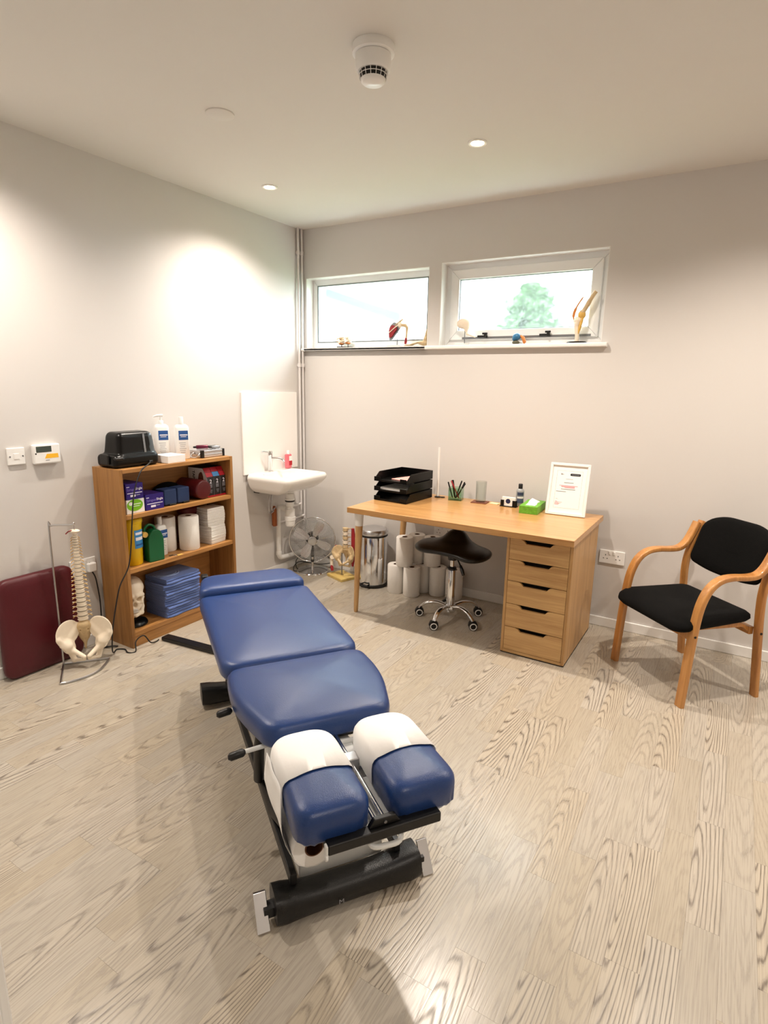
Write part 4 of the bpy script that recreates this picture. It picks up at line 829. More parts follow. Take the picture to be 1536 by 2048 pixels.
for k, (y, top, nm) in enumerate(((-1.19, REDC, 'tape box in red and black with TAPE on its white side'), (-1.136, SKYC, 'tape box with a light blue band between two red ones'), (-1.082, REDC, 'tape box in red and black nearest the bookcase side'))):
    t = thing('tape_box', nm, 'box', (0.205, y, S1), 0, 'kinesiology tape boxes'); hw = 0.026
    G().prism([(-0.17, 0.0), (0.0, 0.0), (0.0, 0.128), (-0.035, 0.186), (-0.17, 0.186)], 'Y', -hw, hw).obj('carton', BLACKC, t, bevel=0.001, seg=1)
    sl = Vector((-0.035, 0, 0.058)).normalized()
    plate(REDC, 'red_panel', t, (-0.026, 0, 0.171), YR, sl, 0.0515, 0.03); plate(top, 'colour_band', t, (-0.009, 0, 0.143), YR, sl, 0.0515, 0.03)
    G().box(-0.16, 0.0004, -hw-0.0004, hw+0.0004, 0.0, 0.010).obj('red_base', REDC, t)
    plate(TEXTG, 'white_edge', t, (0.0, -hw+0.0012, 0.064), YR, ZU, 0.0014, 0.12)
    text('2', 0.036, TEXTW, 'printed_number', t, (0, 0.004, 0.088), YR, ZU, 'CENTER', bold=0.0006)
    for q in range(4): plate(TEXTG, 'printed_line', t, (0, 0.004, 0.080-0.006*q), YR, ZU, 0.024, 0.003)
    for q in range(4): plate(TEXTG, 'printed_line', t, (0, 0.006, 0.045-0.006*q), YR, ZU, 0.022-0.003*q, 0.002)
    if k == 0:
        G().prism([(-0.168, 0.012), (-0.002, 0.012), (-0.002, 0.127), (-0.036, 0.183), (-0.168, 0.183)], 'Y', -hw-0.0008, -hw).obj('white_side', WHITEC, t)
        text('TAPE', 0.03, TEXTK, 'printed_word', t, (-0.128, -hw-0.0008, 0.165), (0, 0, -1), (1, 0, 0), 'LEFT', bold=0.0006)
        G().prism(round_poly([(-0.075, 0.06), (-0.035, 0.06), (-0.03, 0.13), (-0.045, 0.165), (-0.07, 0.15), (-0.08, 0.11)], 0.015), 'Y', -hw-0.0012, -hw-0.0006).obj('printed_figure', BROWN, t)
# middle shelf
t = thing('sharps_bin', 'yellow plastic bin with a blue label on the middle shelf', 'bin', (0.165, -1.745, S2))
G().lathe([(0.048, 0), (0.051, 0.004), (0.056, 0.235), (0.058, 0.237), (0.058, 0.250)], 36).obj('tub', YELLOW, t, smooth=True, angle=50); G().lathe([(0.0585, 0.244), (0.061, 0.246), (0.061, 0.262), (0.055, 0.27), (0.0001, 0.272)], 36).obj('lid', YELLOW, t, smooth=True, angle=50)
L_ = band(LABELS, 'label', t, 0.0562, 0.10, 0.205, math.radians(-20), math.radians(50)); 
for z0, z1, m in ((0.178, 0.192, TEXTW), (0.146, 0.164, TEXTW), (0.115, 0.125, LABELB)): band(m, 'printed_line', L_, 0.0568, z0, z1, math.radians(-14), math.radians(40))
t = thing('green_bottle', 'dark green flat plastic bottle with a carrying loop on the middle shelf', 'bottle', (0.2, -1.634, S2), math.radians(-6))
G().prism(round_poly([(-0.047, 0.0), (0.047, 0.0), (0.05, 0.135), (0.03, 0.185), (-0.02, 0.19), (-0.047, 0.14)], [0.006, 0.006, 0.02, 0.02, 0.02, 0.02], 4), 'X', -0.03, 0.035).obj('body', GREEN, t, bevel=0.007, seg=3)
G().tube(smooth_path([(0.0, -0.04, 0.145), (0.0, -0.05, 0.19), (0.0, -0.025, 0.215), (0.0, 0.005, 0.205), (0.0, 0.015, 0.185)], 5), 0.008, 10).obj('handle', GREEN, t, smooth=True); G().cyl((-0.02, -0.055, 0.165), (0.02, -0.055, 0.165), 0.016, n=18).obj('tag', NERVE, t, smooth=True)
bottle(0.15, -1.545, S2, 'white lotion bottle with a blue label beside the green bottle', 0.19, 0.035, pump=False, rz=0)
for x, y, lb in ((0.175, -1.352, 'white paper roll standing at the front of the middle shelf'), (0.085, -1.455, 'white paper roll standing behind another roll on the middle shelf')):
    o = dup(proto, (x, y, S2), 1.0, lb, 'paper rolls on the middle shelf')
o = sdf(lambda p: sd_box(p, (0, 0, 0), (0.04, 0.075, 0.028), 0.026), (-0.06, -0.09, -0.045), (0.06, 0.09, 0.045), 40).obj('bolster_cushion', BURGD, smooth=True, angle=80); o.location = (0.064, -1.25, S2+0.215); 
tag(o, 'small dark red bolster lying on top of things behind the rolls', 'cushion')
o2 = sdf(lambda p: sd_box(p, (0, 0, 0.09), (0.035, 0.06, 0.094), 0.02), (-0.06, -0.09, -0.015), (0.06, 0.09, 0.205), 40).obj('upright_cushion', BURG, smooth=True, angle=80); o2.location = (0.064, -1.25, S2+0.004)
tag(o2, 'dark burgundy cushion standing behind the paper rolls', 'cushion')
for z, lb in ((S2, 'folded white tissue pack, lower of the pair'), (S2+0.118, 'folded white tissue pack, upper of the pair')):
    t = thing('tissue_pack', lb + ' on the middle shelf', 'tissue pack', (0.165 if z == S2 else 0.16, -1.158, z), math.radians(7 if z == S2 else -4)); 
    g = G(); nl = 13
    for k in range(nl):
        j = 0.0016*math.sin(k*2.7); g.box(-0.055+j, 0.055+j, -0.068-j, 0.068-j, 0.117*k/nl, 0.117*(k+0.94)/nl)
    g.v = [(x*(0.96+0.09*math.sin(zz/0.117*math.pi)), y*(0.96+0.07*math.sin(zz/0.117*math.pi)), zz) for x, y, zz in g.v]; g.obj('folded_sheets', PAPERT, t, bevel=0.002, seg=1)
t = thing('key_ring', 'small metal clip with a ring near the shelf edge', 'key ring', (0.225, -1.505, S2)); G().tube([(0.01*math.cos(2*math.pi*k/16), 0.01*math.sin(2*math.pi*k/16), 0.0016) for k in range(16)], 0.0014, 6, True).obj('ring', STEELD, t); G().box(0.005, 0.022, 0.006, 0.04, 0, 0.003).obj('clip', NERVE, t, bevel=0.001); G().box(-0.02, -0.008, -0.03, -0.006, 0, 0.003).obj('key', BLACKP, t)
# bottom shelf: skull model and towels
t = thing('skull_model', 'cream anatomical skull model on a black round stand', 'skull', (0.135, -1.752, S3), math.radians(-24))
def skull(p):
    s = [p[0], np.abs(p[1]), p[2]]
    d = sd_ell(p, (-0.012, 0, 0.215), (0.088, 0.068, 0.074)); d = smin(d, sd_box(p, (0.045, 0, 0.152), (0.026, 0.040, 0.046), 0.02), 0.03)
    d = smin(d, sd_cap(s, (0.065, 0.036, 0.150), (0.0, 0.060, 0.155), 0.008), 0.008)           # cheek bone
    d = smin(d, sd_cap(s, (0.072, 0.012, 0.192), (0.055, 0.048, 0.190), 0.009), 0.012)         # brow
    d = smin(d, sd_cap(s, (0.068, 0.0, 0.075), (0.045, 0.036, 0.080), 0.013), 0.01); d = smin(d, sd_cap(s, (0.045, 0.036, 0.080), (0.0, 0.052, 0.098), 0.012), 0.01); d = smin(d, sd_cap(s, (0.0, 0.052, 0.098), (-0.006, 0.054, 0.15), 0.010), 0.006)
    d = smin(d, sd_box(p, (0.062, 0, 0.108), (0.014, 0.024, 0.014), 0.008), 0.006)
    d = smax(d, -sd_ell(s, (0.085, 0.0275, 0.168), (0.055, 0.0195, 0.018)), 0.004); d = smax(d, -sd_ell(p, (0.08, 0, 0.138), (0.034, 0.011, 0.017)), 0.003)
    d = smax(d, -sd_ell(s, (0.02, 0.062, 0.185), (0.02, 0.01, 0.022)), 0.01); d = smax(d, -sd_box(p, (0.085, 0, 0.1045), (0.03, 0.022, 0.0016), 0.0005), 0.001)
    return smax(d, -sd_ell(p, (0.0, 0, 0.095), (0.045, 0.03, 0.045)), 0.01)
sdf(skull, (-0.11, -0.08, 0.05), (0.11, 0.08, 0.30), 84).obj('skull', BONE, t, smooth=True, angle=80)
for k in range(9):
    y = -0.02+0.005*k; x = 0.0755-18*y*y
    G().box(x-0.003, x+0.003, y-0.0021, y+0.0021, 0.093, 0.104).obj('tooth', WHITEP, t, bevel=0.001, seg=1); G().box(x-0.003, x+0.003, y-0.0021, y+0.0021, 0.106, 0.117).obj('tooth', WHITEP, t, bevel=0.001, seg=1)
G().tube([(-0.01, 0, 0.03), (-0.005, 0, 0.075), (0.0, 0, 0.15)], 0.013, 12).obj('neck_bones', BONET, t, smooth=True); G().lathe([(0.075, 0), (0.077, 0.006), (0.072, 0.018), (0.05, 0.03), (0.02, 0.036), (0.0001, 0.036)], 36).obj('stand', BLACKG, t, smooth=True)
NT = 7; th = 0.0345
for k in range(NT):
    t = thing('folded_towel', 'folded blue towel in the middle of the pile on the bottom shelf', 'towel', (0.1415+RND.uniform(-0.006, 0.002), -1.468+RND.uniform(-0.009, 0.009), S3+th*k+0.0005), math.radians(RND.uniform(-4, 4)), 'folded blue towels')
    if k == NT-1: t['label'] = 'topmost folded blue towel with pale double arc stitching'
    else: t['label'] = ('lowest', 'second from lowest', 'third from lowest', 'middle', 'third from topmost', 'second from topmost')[k] + ' folded blue towel of the pile on the bottom shelf'
    h = th-0.001; q = h/4; xf = 0.108; yl = 0.128
    for j in range(2):                       # two folds, each a loop of doubled cloth
        z0 = j*h/2; hh = h/2-0.0008; cen = z0+hh/2; prof = [(-0.092, z0), (xf-hh/2, z0)] + [(xf-hh/2+hh/2*math.cos(q_), cen+hh/2*math.sin(q_)) for q_ in [math.radians(d_) for d_ in (-60, -30, 0, 30, 60)]] + [(xf-hh/2, z0+hh), (-0.092, z0+hh), (-0.092, cen+0.0012), (xf-hh*0.7, cen+0.0006), (xf-hh*0.7, cen-0.0006), (-0.092, cen-0.0012)]
        rings = []
        for m_ in range(9):
            y = -yl+2*yl*m_/8; e = 0.0035*math.sin(1.1*m_+k*2.1+j*1.3)-0.006*((k+j) % 2); edge = 0.006 if m_ in (0, 8) else 0
            rings.append([(x-edge*(x > 0.05)+e*(0.4+0.6*(x > 0)), y, max(z0, z)-0.0) for x, z in prof])
        G().loft(rings).obj('fold', TOWEL, t, smooth=True, angle=70)
    if k == NT-1:
        for r_ in (0.062, 0.078):
            ar = [(0.0+r_*math.cos(math.radians(a_))*1.0-0.02, -0.04+r_*1.05*math.sin(math.radians(a_)), h+0.0006) for a_ in range(-100, 70, 8)]
            G().tube(ar, 0.0016, 6).obj('stitching', STITCH, t)
# cords by the bookcase
tag(G().tube(smooth_path([(0.214, -1.625, S0+0.02), (0.262, -1.68, S0+0.012), (0.272, -1.735, S0-0.02), (0.278, -1.787, 0.896), (0.282, -1.815, 0.749), (0.285, -1.837, 0.60), (0.287, -1.864, 0.493), (0.285, -1.921, 0.403), (0.283, -1.955, 0.291), (0.275, -1.978, 0.171), (0.25, -1.975, 0.05), (0.215, -1.945, 0.006), (0.19, -1.91, 0.004), (0.225, -1.885, 0.004), (0.275, -1.90, 0.004), (0.30, -1.87, 0.004), (0.275, -1.845, 0.05), (0.285, -1.80, 0.07), (0.30, -1.77, 0.02), (0.285, -1.72, 0.004), (0.279, -1.70, 0.006)], 6), 0.0035, 8).obj('power_cord', RUBBER, smooth=True), 'black power cord hanging down the front of the bookcase to the floor', 'cord')
tag(G().tube(smooth_path([(0.03, -1.9135, 0.432), (0.034, -1.902, 0.40), (0.03, -1.892, 0.345), (0.026, -1.882, 0.25), (0.026, -1.884, 0.14), (0.03, -1.895, 0.05), (0.06, -1.925, 0.008), (0.1, -1.945, 0.005), (0.13, -1.90, 0.005), (0.16, -1.885, 0.006), (0.12, -1.93, 0.012), (0.08, -1.90, 0.006)], 6), 0.0038, 8).obj('power_cord', RUBBER, smooth=True), 'black power cord dropping from the plug between the wall and bookcase', 'cord')
# ------------------------------------------------------------------ sink corner
tag(G().box(0.0005, 0.014, -0.70, -0.098, 0.828, 1.418).obj('splashback_panel', mat('white_gloss_panel', (250, 246, 242), 0.12, coat=0.5), bevel=0.002), 'glossy white square splashback panel above the sink', 'splashback')
t = thing('wash_basin', 'white ceramic wall basin with chrome tap and exposed waste pipes', 'sink', (0, -0.445, 0))
def basin(p):
    k = np.clip((0.842-p[2])/0.16, 0, 1); sx = 1-0.42*k**2.2; sy = 1-0.30*k**2.0
    q = [(p[0]-0.0)/sx, p[1]/sy, p[2]]
    d = sd_box(q, (0.205, 0, 0.765), (0.215, 0.242, 0.077), 0.05)*0.75
    d = smax(d, p[2]-0.838, 0.006)
    bowl = sd_box([p[0], p[1], p[2]], (0.245, 0, 0.86), (0.140, 0.195, 0.11), 0.08)
    d = smax(d, -bowl, 0.008)
    return np.maximum(d, 0.015-p[0])
sdf(basin, (0.0, -0.27, 0.66), (0.45, 0.27, 0.86), 84).obj('basin', CERAM, t, smooth=True, angle=60)
TP = G().lathe([(0.024, 0.835), (0.024, 0.842), (0.0175, 0.846), (0.0175, 0.955), (0.0195, 0.958), (0.0195, 0.985), (0.015, 0.992), (0.0001, 0.992)], 24, (0.065, -0.035, 0)).obj('tap', CHROME, t, smooth=True, angle=50)
G().tube(smooth_path([(0.065, -0.035, 0.935), (0.10, -0.018, 0.94), (0.14, 0.0, 0.935), (0.165, 0.012, 0.912)], 5), 0.0105, 14).obj('spout', CHROME, TP, smooth=True); G().tube([(0.065, -0.035, 0.98), (0.04, -0.075, 0.986), (0.035, -0.09, 0.986)], [0.010, 0.007, 0.008], 12).obj('lever', CHROME, TP, smooth=True)
G().lathe([(0.03, 0.665), (0.03, 0.63), (0.036, 0.628), (0.036, 0.615), (0.02, 0.612)], 24, (0.17, 0.06, 0)).obj('waste_flange', WHITEP, t, smooth=True); G().lathe([(0.037, 0.616), (0.037, 0.606), (0.03, 0.603)], 24, (0.17, 0.06, 0)).obj('black_washer', RUBBER, t, smooth=True)
G().lathe([(0.028, 0.604), (0.031, 0.59), (0.031, 0.572), (0.024, 0.566), (0.024, 0.55), (0.036, 0.545), (0.036, 0.49), (0.042, 0.486), (0.042, 0.46), (0.036, 0.456), (0.036, 0.42), (0.03, 0.412), (0.0001, 0.41)], 28, (0.17, 0.06, 0)).obj('bottle_trap', WHITEP, t, smooth=True, angle=40)
G().tube(smooth_path([(0.17, 0.06, 0.535), (0.12, 0.06, 0.55), (0.07, 0.062, 0.55), (0.045, 0.066, 0.535), (0.04, 0.07, 0.50), (0.04, 0.07, 0.30), (0.04, 0.07, 0.17), (0.04, 0.082, 0.137), (0.04, 0.115, 0.127), (0.04, 0.25, 0.118), (0.04, 0.40, 0.112)], 5), 0.0185, 16).obj('waste_pipe', WHITEP, t, smooth=True)
G().cyl((0.14, 0.06, 0.54), (0.10, 0.061, 0.55), 0.025, n=18).obj('pipe_collar', WHITEP, t, smooth=True); G().cyl((0.04, 0.07, 0.185), (0.04, 0.07, 0.155), 0.022, n=18).obj('pipe_collar', WHITEP, t, smooth=True)
for y0, lo_, yv in ((-0.04, 0.0, 0.02), (-0.03, 0.02, 0.03)): G().tube(smooth_path([(0.07, y0, 0.70), (0.09, y0-0.045+lo_, 0.62), (0.085, y0-0.04+lo_, 0.55), (0.06, y0-0.0+lo_, 0.515+lo_), (0.05, yv, 0.53+lo_)], 6), 0.0065, 10).obj('flexible_hose', STEEL, t, smooth=True)
G().tube([(0.045, 0.02, 0.40), (0.045, 0.02, 0.41), (0.045, 0.02, 0.53), (0.045, 0.022, 0.56)], [0.012, 0.02, 0.02, 0.008], 14).obj('isolating_valve', COPPER, t, smooth=True); G().cyl((0.045, 0.02, 0.405), (0.045, 0.042, 0.405), 0.008, n=12).obj('valve_handle', REDC, t, smooth=True)
G().box(0.001, 0.05, -0.15, 0.15, 0.685, 0.70).obj('wall_bracket', BLACKP, t)
t = thing('hand_soap', 'pink liquid soap bottle with white cap on the basin', 'soap bottle', (0.06, -0.268, 0.838))
G().box(-0.018, 0.018, -0.026, 0.026, 0, 0.112).obj('bottle', PINKL, t, bevel=0.010, seg=3); G().lathe([(0.012, 0.111), (0.012, 0.135), (0.010, 0.138), (0.0001, 0.138)], 20).obj('cap', WHITEP, t, smooth=True, angle=50)
plate(WHITEC, 'label', t, (0.018, 0.008, 0.078), YR, ZU, 0.034, 0.036); plate(REDC, 'label_print', t, (0.018, 0.008, 0.042), YR, ZU, 0.034, 0.034)
# ------------------------------------------------------------------ chrome desk fan
t = thing('desk_fan', 'chrome desk fan with four metal blades on a round base', 'fan', (0.215, -0.172, 0), math.radians(-51.5))
RF, ZF = 0.183, 0.262
G().lathe([(0.128, 0), (0.130, 0.005), (0.126, 0.011), (0.06, 0.018), (0.02, 0.022), (0.0001, 0.022)], 48).obj('base', CHROME, t, smooth=True)
G().tube([(0, 0, 0.02), (0, 0, 0.06), (0.0, 0, 0.12)], [0.012, 0.010, 0.012], 14).obj('stem', CHROME, t, smooth=True)
ck = lambda x, r, n=48: [(x, r*math.cos(2*math.pi*k/n), ZF+r*math.sin(2*math.pi*k/n)) for k in range(n)]
G().loft([ck(-0.10, 0.02, 28), ck(-0.095, 0.045, 28), ck(-0.06, 0.052, 28), ck(-0.02, 0.050, 28), ck(-0.018, 0.02, 28)]).obj('motor', BLACKP, t, smooth=True)
g = G().tube([(0, s, z) for s, z in ((-0.0, 0.10), (0.0, ZF-RF-0.002))], 0.012, 12).tube([(-0.06, 0, 0.105), (-0.055, 0, ZF-0.045)], 0.014, 12).box(-0.07, 0.008, -0.014, 0.014, 0.095, 0.12).obj('bracket', BLACKP, t, smooth=True)
cg = G().tube(ck(0.0, RF), 0.0062, 10, True).obj('cage_ring', CHROME, t, smooth=True)
for side in (1, -1):
    g = G(); dome = lambda r: side*(0.012+0.034*math.sqrt(max(0, 1-(r/RF)**2)))
    for k in range(1, 16): r = 0.04+(RF-0.044)*k/16; g.tube(ck(dome(r), r, 40), 0.0009, 4, True)
    for k in range(8):
        a = 2*math.pi*(k+0.3)/8; g.tube([(dome(r), r*math.cos(a), ZF+r*math.sin(a)) for r in (0.035, 0.08, 0.12, 0.155, RF-0.002)]+[(0, RF*math.cos(a), ZF+RF*math.sin(a))], 0.0013, 5)
    g.obj('cage_grille', CHROME, t)
G().loft([ck(0.046, 0.0001, 28), ck(0.050, 0.03, 28), ck(0.046, 0.037, 28), ck(0.04, 0.037, 28)], False).obj('badge', STEEL, t, smooth=True)
for k in range(4):
    a = math.radians(62+90*k); g = G(); rings = []
    for r, hw in ((0.03, 0.016), (0.07, 0.028), (0.11, 0.036), (0.145, 0.034), (0.158, 0.022)):
        rings.append([(0.004+0.35*c_+0.0008*s_, r, c_) for c_, s_ in ((-hw, -1), (0, -1), (hw, -1), (hw, 1), (0, 1), (-hw, 1))])
    g.loft(rings); ca_, sa_ = math.cos(a), math.sin(a); g.v = [(x, y*ca_-z*sa_, ZF+y*sa_+z*ca_) for x, y, z in g.v]; g.obj('blade', ALU, t, smooth=True, angle=50)
tag(G().tube(smooth_path([(0.16, -0.105, 0.145), (0.10, -0.15, 0.12), (0.075, -0.205, 0.075), (0.09, -0.225, 0.02), (0.13, -0.235, 0.006), (0.105, -0.27, 0.006), (0.075, -0.235, 0.03), (0.09, -0.19, 0.06), (0.14, -0.13, 0.045), (0.21, -0.075, 0.03), (0.29, -0.05, 0.045), (0.33, -0.06, 0.07), (0.30, -0.05, 0.09), (0.24, -0.055, 0.11)], 6), 0.0035, 8).obj('fan_cord', RUBBER, smooth=True), 'black cord looped behind the chrome fan', 'cord')
# ------------------------------------------------------------------ vertebra and pelvis builders
def vertebra(g, c, s, tilt=0.0, proc=1.0):
    """body plus transverse and spinous processes; front faces +x"""
    x, y, z = c; n = 14; pr_ = ((0.0235, -0.5), (0.024, -0.42), (0.0205, 0.0), (0.024, 0.42), (0.0235, 0.5))
    g.loft([[(x+r*s*math.cos(2*math.pi*k/n), y+1.12*r*s*math.sin(2*math.pi*k/n), z+h*0.026*s) for k in range(n)] for r, h in pr_])
    for sg in (-1, 1): g.tube([(x-0.016*s, y+sg*0.012*s, z), (x-0.026*s, y+sg*0.024*s, z+0.002*s), (x-0.032*s, y+sg*0.046*s*proc, z+0.004*s)], [0.006*s, 0.0055*s, 0.003*s], 6)
    g.tube([(x-0.018*s, y-0.010*s, z), (x-0.034*s, y, z-0.002*s), (x-0.062*s, y, z-0.014*s)], [0.006*s, 0.006*s, 0.0035*s], 6)
    return g
def hip(p):
    s = [p[0], np.abs(p[1]), p[2]]
    c = (-0.008, 0.083, 0.185); U = np.array([0.60, 0.80, 0.0]); Vv = np.array([-0.05, 0.12, 0.99]); Vv /= np.linalg.norm(Vv); Nn = np.cross(U, Vv); Nn /= np.linalg.norm(Nn)
    dd = [s[i]-c[i] for i in range(3)]; u_ = sum(dd[i]*U[i] for i in range(3)); v_ = sum(dd[i]*Vv[i] for i in range(3)); n_ = sum(dd[i]*Nn[i] for i in range(3))
    wing = sd_ell([u_, v_, n_-2.2*(u_**2+v_**2)], (0.0, 0.005, 0.0), (0.070, 0.066, 0.010))
    d = smin(wing, sd_cap(s, (0.015, 0.085, 0.125), (0.005, 0.078, 0.105), 0.030, 0.027), 0.02); d = smin(d, sd_cap(s, (0.03, 0.118, 0.17), (0.02, 0.088, 0.125), 0.010, 0.018), 0.015)
    d = smin(d, sd_cap(s, (0.015, 0.075, 0.110), (0.058, 0.012, 0.068), 0.014, 0.011), 0.012); d = smin(d, sd_cap(s, (-0.005, 0.075, 0.095), (-0.005, 0.058, 0.035), 0.016, 0.014), 0.012); d = smin(d, sd_cap(s, (-0.002, 0.058, 0.032), (0.052, 0.012, 0.052), 0.009, 0.009), 0.01)
    d = smin(d, sd_cap(s, (-0.05, 0.036, 0.205), (-0.02, 0.072, 0.165), 0.016), 0.015)
    return smax(d, -sd_ell(s, (0.035, 0.117, 0.105), (0.022, 0.024, 0.022)), 0.004)
def sacrum(p):
    s = [p[0], np.abs(p[1]), p[2]]
    d = sd_cap(s, (-0.034, 0.0, 0.214), (-0.06, 0.0, 0.12), 0.029, 0.015); d = smin(d, sd_cap(s, (-0.042, 0.03, 0.20), (-0.058, 0.014, 0.13), 0.016, 0.010), 0.012); d = smin(d, sd_cap(s, (-0.06, 0, 0.12), (-0.04, 0, 0.075), 0.012, 0.005), 0.01)
    for z in (0.185, 0.165, 0.145): d = smax(d, -sd_ell(s, (-0.022-0.0, 0.018, z), (0.014, 0.005, 0.004)), 0.002)
    return d
PEL = sdf(hip, (-0.075, -0.15, 0.01), (0.09, 0.15, 0.26), 96); SAC = sdf(sacrum, (-0.1, -0.06, 0.06), (0.0, 0.06, 0.24), 52)
# ------------------------------------------------------------------ full spine model hanging from a wire stand
t = thing('spine_stand', 'bent steel wire stand with a fan-shaped foot holding the spine model', 'stand', (0.115, -2.173, 0))
arc = [(0.192, -0.124, 0.006)] + [tuple(p) for p in smooth_path([(0.192, -0.124, 0.006), (0.225, -0.03, 0.006), (0.215, 0.07, 0.006), (0.141, 0.176, 0.006)], 6)][1:]
G().tube([(0, 0, 0.006)]+arc, 0.006, 8, True).obj('foot', STEEL, t, smooth=True); G().tube(smooth_path([(0.004, 0, 0.004), (0.004, 0, 0.3), (0.004, 0, 0.745), (0.012, 0.006, 0.764), (0.035, 0.026, 0.768), (0.078, 0.068, 0.766), (0.092, 0.082, 0.772)], 5), 0.005, 8).obj('pole', STEEL, t, smooth=True)
SX, SY = 0.205, -2.094
t = thing('spine_model', 'full plastic spine and pelvis model hanging on a wire stand', 'spine model', (SX, SY, 0), math.radians(-30))
g = G(); g.v = [(x, y, z+0.0) for x, y, z in PEL.v]; g.f = list(PEL.f); g.obj('pelvis', BONE, t, smooth=True, angle=80); g = G(); g.v = list(SAC.v); g.f = list(SAC.f); g.obj('sacrum', BONET, t, smooth=True, angle=80)
sx_ = 0.86
z = 0.243; k = 0
for i in range(24):
    s = 1.0-0.58*(i/23)**0.95; cx = -0.032+0.012*math.sin(i/23*math.pi*2)*1.0; dz = 0.0262*s+0.0
    hgt = 0.026*s*0.78
    g = vertebra(G(), (0, 0, 0), s, proc=1.0 if i < 18 else 0.75); g.v = [(x+cx, y, zz*0.78+z+hgt/2) for x, y, zz in g.v]; g.obj('vertebra', BONE, t, smooth=True, angle=45)
    z += hgt
    if i < 23: G().loft([[(cx+0.021*s*math.cos(2*math.pi*q/14), 1.12*0.021*s*math.sin(2*math.pi*q/14), zz) for q in range(14)] for zz in (z-0.0003, z+0.0083*s)]).obj('disc', DISC, t, smooth=True, angle=45)
    if i < 22 and i % 1 == 0:
        for sg in (-1, 1): G().tube([(cx-0.018*s, sg*0.016*s, z+0.002), (cx-0.016*s, sg*0.032*s, z-0.002), (cx-0.010*s, sg*0.046*s, z-0.010)], 0.0018, 5).obj('nerve', NERVE, t, smooth=True)
    z += 0.0080*s
ZTOP = z
G().ell((cx-0.006, 0, ZTOP+0.004), (0.022, 0.026, 0.010), 16, 8).obj('skull_base', BONE, t, smooth=True); G().tube([(cx+0.006, -0.012, ZTOP+0.012), (cx+0.012, -0.028, ZTOP+0.008), (cx+0.008, -0.04, ZTOP-0.004)], 0.003, 6).obj('artery', MUSCLE, t, smooth=True)
G().tube([(cx, 0, ZTOP), (cx, 0, 0.765), (cx+0.006, 0, 0.772), (cx+0.01, 0, 0.764)], 0.0025, 6).obj('hanging_wire', STEEL, t, smooth=True)
# burgundy seat board leaning on the wall
o = round_poly([(-0.205, 0.0), (0.205, 0.0), (0.19, 0.515), (-0.19, 0.515)], 0.06, 7); g = cushion(o, [(0.02, 0.0), (0.004, 0.003), (0.0, 0.012), (0.0, 0.034), (0.006, 0.044), (0.02, 0.050), (0.05, 0.053), (0.1, 0.054)])
g.v = [(zz, y, x) for y, x, zz in g.v]; o = g.obj('padded_board', BURG, smooth=True, angle=70); o.location = (0.036, -2.228, 0.001); o.rotation_euler = (0, math.radians(-2.4), 0); tag(o, 'burgundy padded board with rounded corners leaning on the wall', 'cushion')
# ------------------------------------------------------------------ pelvis and lumbar model on a pine board
t = thing('pelvis_model', 'brown-boned pelvis and lumbar model with red muscle patches on a pine board', 'pelvis model', (0.505, -0.17, 0), math.radians(-20))
G().box(-0.10, 0.10, -0.075, 0.075, 0, 0.022).obj('board', PINE, t, bevel=0.003); G().cyl((0, 0, 0.022), (0, 0, 0.20), 0.005, n=10).obj('rod', STEELD, t, smooth=True)
Mh = Matrix.Translation((0.02, 0.01, 0.075)) @ Matrix.Rotation(math.radians(-60), 4, 'Z') @ Matrix.Scale(0.72, 4)
g = G(); g.v = list(PEL.v); g.f = list(PEL.f); g.tf(Mh); g.obj('pelvis', BONET, t, smooth=True, angle=80); g = G(); g.v = list(SAC.v); g.f = list(SAC.f); g.tf(Mh); g.obj('sacrum', BONET, t, smooth=True, angle=80)
for i in range(5):
    g = vertebra(G(), (0, 0, 0), 0.86); g.tf(Matrix.Translation((0.02-0.012, 0.01+0.018, 0.252+0.034*i)) @ Matrix.Rotation(math.radians(-60), 4, 'Z')); g.obj('vertebra', BONE if i % 2 else BONET, t, smooth=True, angle=45)
    if i < 4: G().cyl((0.008, 0.028, 0.263+0.034*i), (0.008, 0.028, 0.277+0.034*i), 0.017, n=14).obj('disc', DISC, t, smooth=True)
G().tube([(0.06, 0.06, 0.40), (0.065, 0.065, 0.30), (0.07, 0.06, 0.18), (0.075, 0.05, 0.10)], [0.012, 0.02, 0.017, 0.009], 10).obj('back_muscle', MUSCLE, t, smooth=True)
G().ell((-0.052, -0.02, 0.215), (0.022, 0.014, 0.042), 14, 10).obj('hip_muscle', MUSCLE, t, smooth=True); G().tube([(-0.085, -0.035, 0.15), (-0.10, -0.03, 0.135), (-0.085, -0.04, 0.10), (-0.072, -0.04, 0.045)], [0.018, 0.016, 0.012, 0.011], 12).obj('thigh_bone', BONE, t, smooth=True); G().tube([(-0.084, -0.041, 0.10), (-0.075, -0.044, 0.07), (-0.068, -0.044, 0.045)], [0.006, 0.013, 0.011], 10).obj('thigh_muscle', MUSCLE, t, smooth=True)
